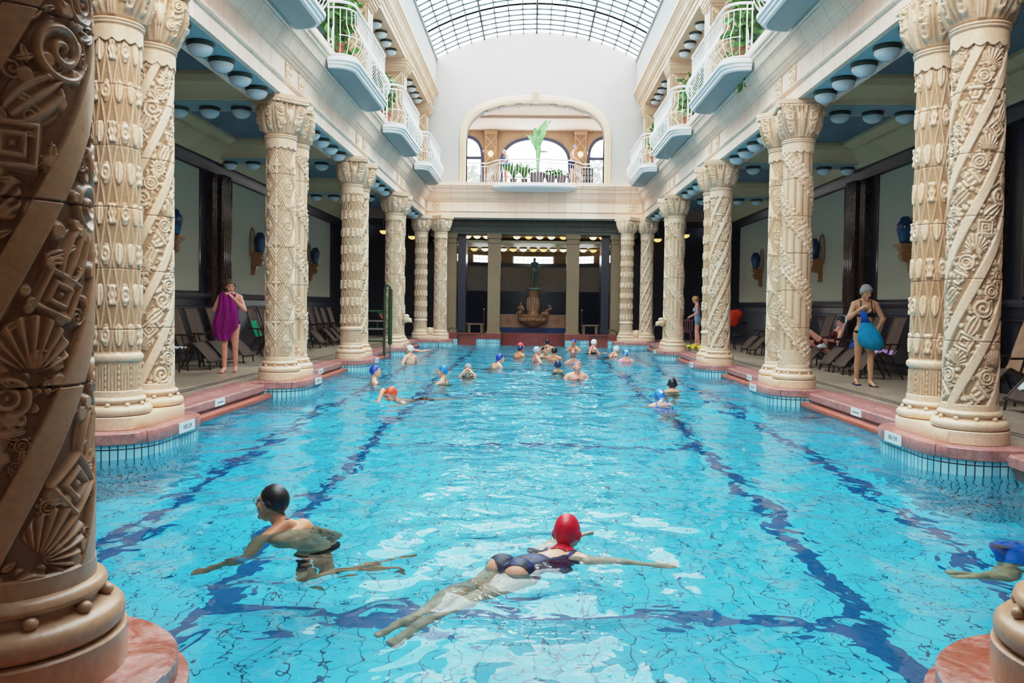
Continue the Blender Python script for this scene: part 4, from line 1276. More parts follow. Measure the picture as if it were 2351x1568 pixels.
# inner beam on square piers
b.box(XC-3.9, XC+3.9, 30.3, 30.9, 3.98, 4.52); b.box(XC-3.9, XC+3.9, 30.22, 30.95, 4.3, 4.36); b.box(XC-3.9, XC+3.9, 30.25, 30.93, 4.10, 4.14)
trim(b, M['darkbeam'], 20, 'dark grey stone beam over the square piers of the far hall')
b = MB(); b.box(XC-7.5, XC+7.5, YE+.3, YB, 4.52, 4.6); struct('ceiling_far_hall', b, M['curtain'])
b = MB(); b.box(XC-4, XC+4, 30.9, 32.6, 3.96, 4.02); struct('ceiling_apse_band', b, M['stone_dark'])
for s in (-1, 1):
    for q, (d, w_) in enumerate(((1.49, .47), (3.15, .44))):
        t = thing('square_pier', 'square stone pier of the far hall, %s on the %s' % (['inner', 'outer'][q], SIDE[s]), 'pillar', (sx(s, d), 30.5, .22)); t['kind'] = 'thing'
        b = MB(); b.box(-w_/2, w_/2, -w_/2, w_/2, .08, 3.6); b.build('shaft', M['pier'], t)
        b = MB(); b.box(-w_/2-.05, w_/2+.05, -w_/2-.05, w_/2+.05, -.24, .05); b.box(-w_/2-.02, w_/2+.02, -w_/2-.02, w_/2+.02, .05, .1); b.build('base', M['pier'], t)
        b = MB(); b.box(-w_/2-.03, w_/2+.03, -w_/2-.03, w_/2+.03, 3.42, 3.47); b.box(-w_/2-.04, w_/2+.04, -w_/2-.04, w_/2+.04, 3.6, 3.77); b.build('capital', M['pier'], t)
def apse_arc(r, n=40, a0=0, a1=PI, cy=31.6, e=.78):
    return [(XC+r*math.cos(a), cy+r*e*math.sin(a)) for a in np.linspace(a1, a0, n+1)]
AR_ = 3.6
def curved(name_or_trim, r, z0, z1, mat, lab=None, th=.12, struct_name=None):
    i = apse_arc(r); o_ = apse_arc(r+th)
    b = MB(); n_ = len(i)
    vs = [(x, y, z) for z in (z0, z1) for x, y in i]+[(x, y, z) for z in (z0, z1) for x, y in o_]
    fs = [(k, k+1, n_+k+1, n_+k) for k in range(n_-1)]+[(2*n_+k+1, 2*n_+k, 3*n_+k, 3*n_+k+1) for k in range(n_-1)]
    fs += [(n_+k, n_+k+1, 3*n_+k+1, 3*n_+k) for k in range(n_-1)]+[(k+1, k, 2*n_+k, 2*n_+k+1) for k in range(n_-1)]
    b.add(vs, fs)
    return struct(struct_name, b, mat, 60, lab) if struct_name else trim(b, mat, 60, lab)
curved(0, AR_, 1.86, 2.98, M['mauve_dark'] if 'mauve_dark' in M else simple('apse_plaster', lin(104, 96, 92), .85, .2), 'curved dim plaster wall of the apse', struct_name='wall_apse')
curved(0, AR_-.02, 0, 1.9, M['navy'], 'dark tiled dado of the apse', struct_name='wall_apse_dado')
curved(0, AR_-.06, 2.96, 3.1, M['navy'], 'dark rim below the apse windows', .2)
# clerestory strip with windows: slices along the arc
arc = apse_arc(AR_+.1, 120)
b = MB(); wins = [(.5, .075), (.315, .058), (.685, .058), (.14, .05), (.86, .05)]
def strip(mb, k, z0, z1, pts, th=.1):
    (xa_, ya_), (xb_, yb_) = pts[k], pts[k+1]
    d = Vector((xb_-xa_, yb_-ya_)); nrm = Vector((-d.y, d.x)).normalized()*th
    q = [(xa_, ya_), (xb_, yb_), (xb_+nrm.x, yb_+nrm.y), (xa_+nrm.x, ya_+nrm.y)]
    mb.prism(closed_poly(q), z0, z1)
for k in range(120):
    u = (k+.5)/120
    hole = any(abs(u-c) < h for c, h in wins)
    if hole: strip(b, k, 3.42, 3.7, arc)
    else: strip(b, k, 3.05, 3.7, arc)
struct('wall_apse_clerestory', b, M['pier'], None)
for wi, (c, h) in enumerate(wins):
    ks_ = [k for k in range(121) if abs(k/120-c) <= h+.004]
    fr = MB()
    for zz in (3.1, 3.26, 3.41):
        fr.tube([(arc[k][0], arc[k][1], zz) for k in ks_], .012, 4)
    for j in range(9):
        k = ks_[0]+(ks_[-1]-ks_[0])*j/8; k0 = int(k); f_ = k-k0; k1 = min(k0+1, 120)
        x = arc[k0][0]*(1-f_)+arc[k1][0]*f_; y = arc[k0][1]*(1-f_)+arc[k1][1]*f_
        fr.tube([(x, y, 3.1), (x, y, 3.42)], .012 if j % 8 else .035, 4)
    w = struct('window_%d' % (20+wi), fr, M['white'], 60, 'small-paned clerestory window of the apse')
    vs = [(arc[k][0], arc[k][1]+.04, z) for z in (3.1, 3.42) for k in ks_]; m = len(ks_)
    me = bpy.data.meshes.new('pane'); me.from_pydata(vs, [], [(i, i+1, m+i+1, m+i) for i in range(m-1)]); me.materials.append(M['winglass']); link('pane', me, w)
b = MB()
P = [(XC+(AR_+.3)*math.cos(a), 31.6+(AR_+.3)*.78*math.sin(a)) for a in np.linspace(0, PI, 41)]
b.prism(closed_poly(P+[(XC-3.9, 30.9), (XC+3.9, 30.9)]), 3.7, 3.8)
struct('ceiling_apse', b, M['stone_dark'], 30)
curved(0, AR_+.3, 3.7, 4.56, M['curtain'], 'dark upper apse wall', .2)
curved(0, AR_-.25, 3.62, 3.72, M['stone_dark'], 'moulded band above the apse windows', .4)
# dim side halls of the far end
b = MB()
for s in (-1, 1):
    b.box(sx(s, 3.75), sx(s, 7.4), 32.5, 32.7, -.3, 4.6)
    b.box(sx(s, 2.6), sx(s, 2.9), 30.75, 31.6, 0, 4.0)
struct('wall_far_hall', b, M['navy'])
b = MB(); b.box(XC-4.6, XC+4.6, YB+.2, YB+.4, -.3, 5.6); struct('wall_back', b, M['curtain']) if False else None
# galleries closed at the far end
b = MB()
for s in (-1, 1): b.box(sx(s, 3.7), sx(s, 7.6), YE+.28, YE+.4, 4.5, 5.75)
for s in (-1, 1): b.box(sx(s, 4.15), sx(s, 7.5), YE+.35, YE+.5, 5.6, 9.0)
struct('wall_gallery_far', b, M['mauve'])

# ================================================================== CARVED COLUMNS
def wrapd(a): return (a+PI) % (2*PI)-PI
def sstep(x, e): return np.clip(.5+x/e, 0, 1)
def motif(kind, X, Y):
    r = np.hypot(X, Y); th = np.arctan2(Y, X)
    if kind == 'rosette':
        R = .82+.14*np.cos(9*th); ins = sstep(R-r, .07)
        return ins*(.62+.38*np.cos(r*21))
    if kind == 'star':
        R = .62+.34*np.abs(((th*11/(2*PI)) % 1)*2-1); ins = sstep(R-r, .06)
        return ins*np.where(r < .45, .62+.38*np.cos(r*20), .8)
    if kind == 'tulip':
        w = .72*np.sqrt(np.clip(1-((Y+.15)/.95)**2, 0, 1)); w = np.where(Y > .55, w+.12*np.cos(X*16), w)
        ins = sstep(w-np.abs(X), .07)*(np.abs(Y) < .98)
        return ins*(.62+.38*np.cos(X/(w+.25)*15))
    if kind == 'pot':
        w = .55+.25*np.sin((Y+.2)*2.6); ins = sstep(w-np.abs(X), .06)*sstep(.9-np.abs(Y), .1)
        return ins*(.66+.34*np.cos(Y*13)*(np.abs(Y) > .3)+.3*np.cos(X*13)*(np.abs(Y) <= .3))
    if kind == 'diamond':
        d = np.maximum(np.abs(X), np.abs(Y)); ins = sstep(.8-d, .08)
        return ins*(.6+.4*np.cos(d*20))
    if kind == 'leaf':
        w = .36*np.clip(1-Y*Y, 0, 1)+1e-4; ins = sstep(w-np.abs(X), .06)
        return ins*(.45+.55*np.clip(np.abs(X)/.09, 0, 1))
    if kind == 'scroll':
        ins = sstep(.9-r, .06)
        return ins*(.55+.45*np.cos(th-r*14))
    if kind == 'fan':
        ins = sstep(.95-r, .06)*sstep(Y+.55, .1)
        return ins*(.6+.4*np.cos(np.arctan2(X, Y+.75)*25))
    if kind == 'dot': return sstep(.75-r, .35)
    if kind == 'bud':
        w = .62*np.sqrt(np.clip(1-(Y*.98)**2, 0, 1))*(1+.18*Y); ins = sstep(w-np.abs(X), .2)*(np.abs(Y) < 1)
        return ins*(.78+.22*np.cos(X*13))*np.sqrt(np.clip(1-(X/.75)**2, 0.05, 1))
    if kind == 'bud2':
        w = .5+.12*np.cos(Y*7); ins = sstep(w-np.abs(X), .15)*sstep(.92-np.abs(Y), .12)
        return ins*(.75+.25*np.cos(np.abs(X)*9+np.abs(Y)*6))
    if kind == 'bud3':
        w = .62*np.sqrt(np.clip(1-(Y*.95)**2, 0, 1)); ins = sstep(w-np.abs(X), .15)*(np.abs(Y) < 1)
        return ins*(.72+.28*np.cos(r*11))*(1-.2*r)
    if kind == 'cross':
        ins = np.maximum(sstep(.22-np.abs(X), .06)*sstep(.95-np.abs(Y), .1), sstep(.2-np.abs(Y-.25), .1)*sstep(.7-np.abs(X), .06))
        return np.maximum(ins*.9, sstep(.34-np.hypot(np.abs(X)-.0, np.abs(Y)-.6), .1)*.9)
    return X*0
def stamp(H, U, Z, R, a0, z0, s, kind, rot=0, amp=1.0, asp=1.0):
    rows = np.where(np.abs(Z-z0) < 1.05*s*max(1, asp))[0]
    du = wrapd(U-a0)*R
    cols = np.where(np.abs(du) < 1.05*s*max(1, 1/asp if asp < 1 else 1))[0]
    if len(rows) == 0 or len(cols) == 0: return
    X, Y = np.meshgrid(du[cols]/s, (Z[rows]-z0)/s)
    c, sn = math.cos(rot), math.sin(rot)
    X2, Y2 = (X*c+Y*sn), (-X*sn+Y*c)/asp
    h = motif(kind, X2, Y2)*amp
    ix = np.ix_(rows, cols)
    H[ix] = np.maximum(H[ix], h)

SH0, SH1, SR = .385, 3.74, .230
def shaft_height(kind, nu, nv, seed=1):
    """unrolled relief (0 hollow .. 1 proud) of a shaft, rows bottom to top"""
    U = np.linspace(0, 2*PI, nu, endpoint=False); Z = np.linspace(SH0, SH1, nv)
    H = np.zeros((nv, nu)); R = SR; C = 2*PI*R
    UU, ZZ = np.meshgrid(U, Z)
    rs = random.Random(seed)
    amp = .025
    if kind == 'spiral':
        n = 4; slope = 2.05
        ph = ((UU*R-ZZ/slope)*n/C) % 1
        pf = .27                                       # share of the plain raised band
        band = sstep(pf/2-np.abs(((ph+.5) % 1)-.5), .02)
        H = np.maximum(H, band)
        wv = C/n*(1-pf)                                # horizontal width of the ornamented strip
        perp = wv*slope/math.hypot(1, slope)
        kinds = ['star', 'tulip', 'pot', 'rosette', 'fan', 'diamond', 'tulip', 'scroll', 'rosette']
        rot = -math.atan2(1, slope)
        for b_ in range(n):
            z = SH0-.2; i = rs.randrange(9)
            while z < SH1+.2:
                uc = (b_+.5)*C/n+z/slope
                s = perp*.5*rs.uniform(.8, .95)
                kd = kinds[i % 9]; i += 1
                stamp(H, U, Z, R, (uc/R) % (2*PI), z, s, kd, rot+(rs.choice([0, 0, .4, -.4])), .95)
                for q in range(5):
                    a = rs.uniform(0, 2*PI); rr = s*1.12
                    stamp(H, U, Z, R, ((uc+rr*math.cos(a))/R) % (2*PI), z+rr*math.sin(a), s*rs.uniform(.22, .36), rs.choice(['dot', 'leaf', 'leaf', 'rosette']), a, .8)
                z += s*1.5
            for q in range(90):
                z = rs.uniform(SH0, SH1); uc = (b_+.5)*C/n+z/slope+rs.uniform(-.42, .42)*wv
                stamp(H, U, Z, R, (uc/R) % (2*PI), z, perp*rs.uniform(.09, .17), rs.choice(['dot', 'leaf', 'scroll', 'dot']), rs.uniform(0, 6), .7)
        H = np.maximum(H, band)
    elif kind == 'lotus':
        n = 12; p = .385; zt = .80
        a = UU/(2*PI)*n; c = (ZZ-SH1+.12)/p
        for sg in (1, -1):
            d = np.abs(((a+sg*c*.5) % 1)-.5)
            # ridges that pinch together beside the buds
            H = np.maximum(H, .62*np.clip(1-d/.11, 0, 1))
        kinds = ['bud', 'bud2', 'bud3', 'bud']
        j = 0; z = SH1-.12
        while z > zt:
            for i in range(n):
                stamp(H, U, Z, R, ((i+(j % 2)*.5)/n*2*PI) % (2*PI), z, .064, kinds[(i+j*2) % 4], 0, 1.3, 1.6)
            z -= p; j += 1
        low = ZZ < .76
        H[low] = .45
        ring = (ZZ > .675) & (ZZ < .75); H[ring] = np.sqrt(np.clip(1-((ZZ-.7125)/.0375)**2, 0, 1))[ring]*.9+.5
        arc = (ZZ < .67)
        n2 = 12; xx = (((UU/(2*PI)*n2) % 1)-.5)*2
        lim = .66-.10*xx**2*1.6
        inside = (ZZ < lim)
        hh = .35+.3*np.cos(xx*13)*inside+.2*np.cos(ZZ*110)*(np.abs(xx) < .18)
        H[arc] = np.clip(hh, 0, 1)[arc]
        amp = .026
    elif kind == 'zigzag':
        n = 4; p = .62
        x = (((UU/(2*PI)*n) % 1)-.5)*2*(C/n/2); z = ((ZZ-.62) % p)-p/2
        d = np.abs(x)/.176+np.abs(z)/.305
        H = np.where(d < 1.02, .55+.42*np.clip(1.6*np.sin(d*30), -1, 1), .36+.12*np.sin(x*90)*np.sin(ZZ*70))
        H = np.where(d < .34, .1, H)
        H = np.maximum(H, np.where((np.abs(np.abs(x)-.0) < .008) & (d > .3) & (d < 1), .95, 0))
        for i in range(n):
            k = 0; zc = .62+p/2
            while zc < SH1:
                stamp(H, U, Z, R, ((i+.5)/n*2*PI), zc, .085, 'cross', 0, 1.0, 1.25)
                stamp(H, U, Z, R, (i/n*2*PI), zc-p/2+.31, .05, 'leaf', .5, .9)
                stamp(H, U, Z, R, (i/n*2*PI)+.12, zc-p/2+.0, .085, 'scroll', k, .9)
                stamp(H, U, Z, R, (i/n*2*PI)-.12, zc-p/2+.08, .07, 'leaf', -.7, .9)
                stamp(H, U, Z, R, (i/n*2*PI)+.05, zc-p/2-.12, .06, 'leaf', .9, .9)
                zc += p; k += 1
        fl = ZZ < .56
        H = np.where(fl, np.where(np.abs((((UU/(2*PI)*n) % 1)-.5)) < .2, .55+.4*np.sign(np.sin(UU*56)), H*.7), H)
        amp = .024
    elif kind == 'garland':
        n = 11
        H = .62*np.abs(np.sin(UU*n/2))**.5
        slope = -1.18; nb = 2
        ph = ((UU*R-ZZ/slope)*nb/C) % 1
        w = .3
        dd = np.abs(((ph+.5) % 1)-.5)
        inb = dd < w/2
        H = np.where(inb, .72, H)
        for b_ in range(nb):
            z = SH0-.1
            while z < SH1+.1:
                for q in range(4):
                    off = (q-1.5)*.055
                    uc = b_*C/nb+z/slope+off
                    stamp(H, U, Z, R, (uc/R) % (2*PI), z+off*.6, .046*rs.uniform(.8, 1.2), rs.choice(['rosette', 'leaf', 'scroll', 'leaf', 'dot']), rs.uniform(0, 6), 1.4)
                z += .062
        H = np.where((dd > w/2-.02) & (dd < w/2+.012), 1.12, H)
        H = np.where(ZZ < .62, np.where(inb, H, np.maximum(H, .6)), H)
        amp = .03
    # joints between the drums
    for zj in np.arange(.98, SH1, .58):
        H -= .55*(np.abs(ZZ-zj) < .004)
    H = np.clip(H, -.3, 1.4)
    taper = SR-.012*(ZZ-SH0)/(SH1-SH0)
    rr = taper+amp*(H-.55)
    P = np.stack([rr*np.cos(UU), rr*np.sin(UU), ZZ], -1)
    return P, np.clip(H, 0, 1)

def base_mesh(mb):
    pr = [(.20, .155), (.285, .155), (.312, .162), (.330, .180), (.333, .202), (.328, .224), (.310, .242), (.280, .250), (.250, .258), (.248, .276), (.258, .282), (.272, .29), (.278, .305), (.273, .32), (.258, .331), (.244, .334), (.242, .388), (.234, .395), (.2, .395)]
    mb.lathe(pr, 56, cap=False)
def capital_mesh(seed=0):
    nu, nv = 128, 70
    U = np.linspace(0, 2*PI, nu, endpoint=False); T = np.linspace(0, 1, nv)
    UU, TT = np.meshgrid(U, T)
    z0, z1 = 3.905, 4.40
    Z = z0+(z1-z0)*TT
    ex = 2+4.5*np.clip((TT-.1)/.7, 0, 1)
    half = .235+.062*np.sin(np.clip(TT*1.35, 0, 1)*PI*.62)+.02*TT
    c, s = np.cos(UU), np.sin(UU)
    rad = half/((np.abs(c)**ex+np.abs(s)**ex)**(1/ex))
    q = (UU % (PI/2))-PI/4                        # 0 at corners
    H = .4+.35*np.cos(q*26+TT*4*np.sign(q))*np.clip(TT*3, 0, 1)
    # volutes near the corners and a leaf on each face
    for zc, ac, r0 in ((.70, .30, .17), (.33, .26, .13), (.70, -.30, .17), (.33, -.26, .13)):
        d = np.hypot((q-ac)*1.0, (TT-zc)*.55*1.2)
        m = d < r0
        H = np.where(m, .75+.35*np.cos(d*70), H)
    f = ((UU+PI/4) % (PI/2))-PI/4                 # 0 at face centre
    w = .16*np.sqrt(np.clip(1-((TT-.42)/.46)**2, 0, 1))
    H = np.where(np.abs(f) < w, .7+.35*np.cos(f*60), H)
    H = np.where(TT < .06, .2, H)
    H = np.clip(H, 0, 1.15)
    rr = rad+.055*(H-.45)
    P = np.stack([rr*c, rr*s, Z], -1)
    return P, np.clip(H, 0, 1)
def collar_mesh(mb):
    # scalloped collar, double neck ring
    n = 60
    pr = [(.2, 3.73), (.245, 3.73), (.245, 3.84), (.236, 3.85), (.236, 3.858), (.252, 3.864), (.257, 3.872), (.252, 3.882), (.246, 3.886), (.256, 3.892), (.262, 3.902), (.256, 3.914), (.242, 3.92), (.2, 3.92)]
    vs = []; fs = []
    for j, (r, z) in enumerate(pr):
        for i in range(n*2):
            a = 2*PI*i/(n*2)
            zz = z-(.035*abs(math.cos(a*7)) if j in (0, 1) else 0)
            vs.append((r*math.cos(a), r*math.sin(a), zz))
    m = n*2
    for j in range(len(pr)-1):
        fs += [(j*m+i, j*m+(i+1) % m, (j+1)*m+(i+1) % m, (j+1)*m+i) for i in range(m)]
    mb.add(vs, fs)
def abacus_mesh(mb, hx=.285, hy=.345):
    z = 4.415
    for (p, q) in (((-hx, -hy), (hx, -hy)), ((hx, -hy), (hx, hy)), ((hx, hy), (-hx, hy)), ((-hx, hy), (-hx, -hy))):
        L = math.dist(p, q); k = 44
        path = [(p[0]+(q[0]-p[0])*i/k, p[1]+(q[1]-p[1])*i/k, z) for i in range(k+1)]
        mb.tube(path, [.024+.006*math.sin(i*2*PI/3.6) for i in range(k+1)], 8)
    mb.box(-hx+.01, hx-.01, -hy+.01, hy-.01, 4.40, 4.45)
    mb.box(-hx-.012, hx+.012, -hy-.012, hy+.012, 4.445, 4.517)

RES = {'spiral': (210, 440), 'lotus': (216, 440), 'zigzag': (300, 600), 'garland': (264, 520)}
PROTO = {}
capP, capH = capital_mesh()
def make_column(kind, near=False):
    t = thing('carved_column', 'x', 'column'); t['kind'] = 'thing'
    nu_, nv_ = (560, 1180) if near else RES[kind]
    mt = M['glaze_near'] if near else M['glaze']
    P, H = shaft_height(kind, nu_, nv_, 5 if near else 2)
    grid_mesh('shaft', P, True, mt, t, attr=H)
    b = MB(); base_mesh(b)
    o = b.build('base', mt, t, 40); setrel(o, .75)
    for i in range(10):
        a = 2*PI*i/10+.2
        if i == 0:
            b = MB(); b.ball((0, 0, 0), (.024, .024, .02), 10, 8); be = b.build('bead', mt, o, 60); setrel(be, .8)
        else:
            be = be.copy(); COL.objects.link(be); be.parent = o
        be.location = (.272*math.cos(a), .272*math.sin(a), .266)
    b = MB(); collar_mesh(b); setrel(b.build('neck_ring', mt, t, 40), .7)
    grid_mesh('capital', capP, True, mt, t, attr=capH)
    b = MB(); abacus_mesh(b); setrel(b.build('abacus', mt, t, 40), .7)
    b = MB()
    for f in range(4):
        a = f*PI/2; ca, sa = math.cos(a), math.sin(a)
        hx = .30 if f % 2 == 0 else .33
        for sg in (-1, 1):
            for (cx, cz, r0) in ((.185, 4.30, .075), (.125, 4.10, .055)):
                path = []
                for q in range(26):
                    u = q/25; r = r0*(1-.85*u); th = u*4.2*PI
                    lx, lz, ly = sg*(cx+r*math.cos(th)), cz+r*math.sin(th), hx-.012+.03*u-(.03 if cz < 4.2 else 0)
                    path.append((ly*ca-lx*sa, ly*sa+lx*ca, lz))
                b.tube(path, [.017*(1-.3*q/25) for q in range(26)], 6)
        lx, ly = 0, hx-.02
        b.ball((ly*ca, ly*sa, 4.2), (.05, .05, .12), 8, 6)
    setrel(b.build('volutes', mt, t, 60), .85)
    return t
def setrel(o, v):
    me = o.data; at = me.attributes.new('relief', 'FLOAT', 'POINT')
    at.data.foreach_set('value', np.full(len(me.vertices), v, np.float32))
KDESC = {'spiral': 'column with slanting ornament bands', 'lotus': 'column with lattice and buds',
         'zigzag': 'column with stacked diamonds', 'garland': 'reeded column with spiral garland'}
def place_col(kind, x, y, label, rz=0, group='carved columns of the pool hall'):
    if kind not in PROTO:
        PROTO[kind] = make_column(kind); c = PROTO[kind]
        c.location = (x, y, 0); c.rotation_euler = (0, 0, rz)
    else: c = dup(PROTO[kind], (x, y, 0), rz)
    tag(c, label, 'column', group)
    return c
PAIRK = {(-1, 1): ('lotus', 'spiral'), (-1, 2): ('zigzag', 'garland'), (-1, 3): ('lotus', 'spiral'), (-1, 4): ('zigzag', 'garland'),
         (1, 1): ('spiral', 'lotus'), (1, 2): ('garland', 'zigzag'), (1, 3): ('spiral', 'lotus'), (1, 4): ('garland', 'zigzag')}
PN = {1: 'nearest', 2: 'second', 3: 'third', 4: 'fourth'}
def plinth(x0, y0, x1, y1, label):
    b = MB()
    r = .338
    pts = []
    a = math.atan2(y1-y0, x1-x0)
    for i in range(25): t_ = a-PI/2+PI*i/24-0; pts.append((x1+r*math.cos(t_), y1+r*math.sin(t_)))
    for i in range(25): t_ = a+PI/2+PI*i/24; pts.append((x0+r*math.cos(t_), y0+r*math.sin(t_)))
    slab(b, pts, .028, .156, .008)
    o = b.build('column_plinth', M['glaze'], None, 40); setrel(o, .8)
    tag(o, label, 'plinth', 'plinths under the carved columns'); o['kind'] = 'thing'
for s in (-1, 1):
    for k in ks:
        x = sx(s, HX)
        a, c = PAIRK[(s, k)]
        place_col(a, x, ROW[k], '%s, front one of the %s pair in the %s row' % (KDESC[a], PN[k], SIDE[s]), PI/4 if a == 'zigzag' else rnd.choice([.2, .35, .5])+(0 if s < 0 else .9))
        place_col(c, x, ROW[k]+DD, '%s, rear one of the %s pair in the %s row' % (KDESC[c], PN[k], SIDE[s]), PI/4 if c == 'zigzag' else rnd.choice([.1, .3, .7]))
        plinth(x, ROW[k], x, ROW[k]+DD, 'cream stone plinth under the %s column pair of the %s row' % (PN[k], SIDE[s]))
for s, (ko, ki) in ((-1, ('lotus', 'zigzag')), (1, ('spiral', 'lotus'))):
    place_col(ko, sx(s, HX), YEC, '%s, outer one of the far %s corner pair' % (KDESC[ko], SIDE[s]), .4)
    place_col(ki, sx(s, HX-DD), YEC, '%s, inner one of the far %s corner pair' % (KDESC[ki], SIDE[s]), PI/4)
    plinth(sx(-1, HX) if s < 0 else sx(1, HX-DD), YEC, sx(-1, HX-DD) if s < 0 else sx(1, HX), YEC, 'cream stone plinth under the far %s corner pair' % SIDE[s])
    b = MB(); b.ball((sx(s, HX-DD/2), YEC-.12, .32), (.1, .1, .14), 12, 8); b.box(sx(s, HX-DD/2)-.13, sx(s, HX-DD/2)+.13, YEC-.14, YEC+.12, .156, .44)
    o = b.build('carved_scroll_block', M['glaze'], None, 40); setrel(o, .7); tag(o, 'small carved scroll block between the bases of the far %s pair' % SIDE[s], 'carving')
near = make_column('spiral', True)
near.location = (*NEARC[-1], 0); near.rotation_euler = (0, 0, .85)
tag(near, 'large shade-toned cream foreground column with slanting bands of folk ornament at the left edge', 'column', 'carved columns of the pool hall')
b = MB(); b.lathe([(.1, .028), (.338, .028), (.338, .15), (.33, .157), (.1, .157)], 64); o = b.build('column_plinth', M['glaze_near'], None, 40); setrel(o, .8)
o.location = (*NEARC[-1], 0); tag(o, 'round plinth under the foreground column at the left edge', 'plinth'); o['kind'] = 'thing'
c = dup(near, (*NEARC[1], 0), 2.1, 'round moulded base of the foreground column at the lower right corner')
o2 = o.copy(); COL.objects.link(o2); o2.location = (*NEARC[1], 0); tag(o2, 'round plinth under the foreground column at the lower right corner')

# lion-head water spouts on the fourth pair
for s in (-1, 1):
    t = thing('lion_head_spout', 'carved lion head water spout on the fourth pair of the %s row' % SIDE[s], 'spout', (sx(s, HX-.30), ROW[4]+.55, .84))
    b = MB(); d = -s
    b.ball((.0, 0, .0), (.13, .14, .16), 14, 10); b.ball((d*.13, -.02, -.04), (.12, .085, .09), 12, 8); b.ball((d*.02, 0, .1), (.12, .13, .09), 12, 8); b.ball((d*.19, -.03, -.1), (.06, .06, .05), 10, 6)
    o = b.build('head', M['glaze'], t); setrel(o, .6); t.scale = (.75,)*3
    b = MB(); b.tube([(d*(.2+.09*q-.015*q*q), -.03, -.1-.028*q*q) for q in range(7)], [.012, .014, .016, .02, .022, .024, .026], 8)
    b.build('water_jet', M['winglass'], t)

# ================================================================== DEPTH PLATES
def plate(name, loc, w, h, th, rz, label, text=None, dashes=False):
    t = thing(name, label, 'sign', loc, rz)
    b = MB(); b.box(-w/2, w/2, -th, 0, -h/2, h/2)
    for q in (-1, 1): b.ball((q*(w/2-.025), -th, 0), (.007, .003, .007), 8, 4)
    b.build('panel', M['plate'], t)
    if text:
        cu = bpy.data.curves.new('lettering', 'FONT'); cu.body = text; cu.size = h*.62; cu.align_x = 'CENTER'; cu.align_y = 'CENTER'; cu.extrude = .0008
        cu.materials.append(M['lettering'])
        o = bpy.data.objects.new('lettering', cu); COL.objects.link(o); me_ = bpy.data.meshes.new_from_object(o.evaluated_get(bpy.context.evaluated_depsgraph_get())) if 'txt' not in PROTO else PROTO['txt']; PROTO['txt'] = me_; bpy.data.objects.remove(o); o = link('lettering', me_, bpy.data.objects[t.name]); o.location = (0, -th-.001, 0); o.rotation_euler = (PI/2, 0, 0)
    if dashes:
        b = MB(); x = -w*.3
        rr = random.Random(3)
        while x < w*.3:
            l = rr.uniform(.008, .02); b.box(x, x+l, -th-.0015, -th, -.008, .006); x += l+.004
        b.build('small_print', M['lettering'], t)
    return t
for s in (-1, 1):
    for k in ks:
        plate('depth_plate', (sx(s, HX-.507), ROW[k]+DD*.62, -.028), .36, .105, .012, PI/2 if s < 0 else -PI/2, 'white 180 CM depth plate on the dais of the %s pair, %s side' % (PN[k], SIDE[s]), '180 CM')
    for k in (1, 2):
        plate('notice_plate', (sx(s, WALLD-.077), YM[k]+2.45 if k < 3 else 0, -.07), .32, .095, .012, PI/2 if s < 0 else -PI/2, 'white notice plate on the pool edge after the %s pair, %s side' % (PN[k], SIDE[s]), None, True)

# ================================================================== LAMPS
def lamp_proto(r=.155, glass='lampglass'):
    t = thing('ceiling_lamp', 'x', 'lamp')
    b = MB(); b.lathe([(.01, 0), (r*1.08, 0), (r*1.12, -.02), (r*1.05, -.05), (r*.99, -.062), (.01, -.062)][::-1], 28, cap=False); b.build('mount_ring', M['lampring'], t, 40)
    b = MB(); b.lathe([(r*.98, -.055), (r*1.0, -.075), (r*.93, -.11), (r*.74, -.145), (r*.42, -.172), (.012, -.182)][::-1], 28, cap=False); b.build('opal_bowl', M[glass], t, 60)
    return t
LP = {}
def lamp(loc, label, group, glass='lampglass', scale=1.0):
    if glass not in LP:
        LP[glass] = lamp_proto(.155, glass); o = LP[glass]; o.location = loc; o.scale = (scale,)*3
    else: o = dup(LP[glass], loc, 0, None, None, (scale,)*3)
    tag(o, label, 'lamp', group); return o
for s in (-1, 1):
    for k in range(0, 5):
        yc = ((ROW[k]+DD if k else ROW[1]-4.38)+(ROW[k+1] if k < 4 else YE-.4))/2
        st = .69 if k < 3 else (.76 if k == 3 else .8)
        if k == 0: continue
        for i in range(5):
            lamp((sx(s, 4.26), yc+(i-2)*st+.1, 4.508), 'opal bowl lamp, %s from near end, under %s entablature beyond the %s column pair' % (ORD[i], SIDE[s], PN[k]), 'unlit bowl lamps under the entablatures')
    for k in (2, 3, 4):
        for i in range(5):
            lamp((sx(s, 4.93+.53*i), YM[k]+.12, 4.494), 'opal bowl lamp, %s from pool, on %s aisle cross beam at the %s pair' % (ORD[i], SIDE[s], PN[k]), 'unlit bowl lamps on the aisle beams')
    for k, ys in ((3, (20.72, 21.46, 22.19, 22.95)), (4, (26.05, 26.82, 27.58, 28.3)), (2, (15.4, 16.15, 16.9, 17.6))):
        for i, y in enumerate(ys):
            lamp((sx(s, 4.18), y, 8.548), 'opal bowl lamp, %s in row of four under upper cornice, %s bay, %s gallery' % (ORD[i], {2: 'third-last', 3: 'second-last', 4: 'last'}[k], SIDE[s]), 'unlit bowl lamps under the upper cornice')
for i, (x, z) in enumerate(((-1.85, 8.60), (-1.22, 8.79), (-.564, 8.885), (.07, 8.90), (.72, 8.89), (1.36, 8.80), (2.03, 8.62))):
    a_ = (x-.07)
    o = lamp((x, YW+.28, z-.03), 'white bowl lamp, %s of seven from the left inside the far arch' % ORD[i], 'bowl lamps in the far arch', 'lampwhite'); o.rotation_euler = (0, a_*.09, 0); o.scale = (.95,)*3
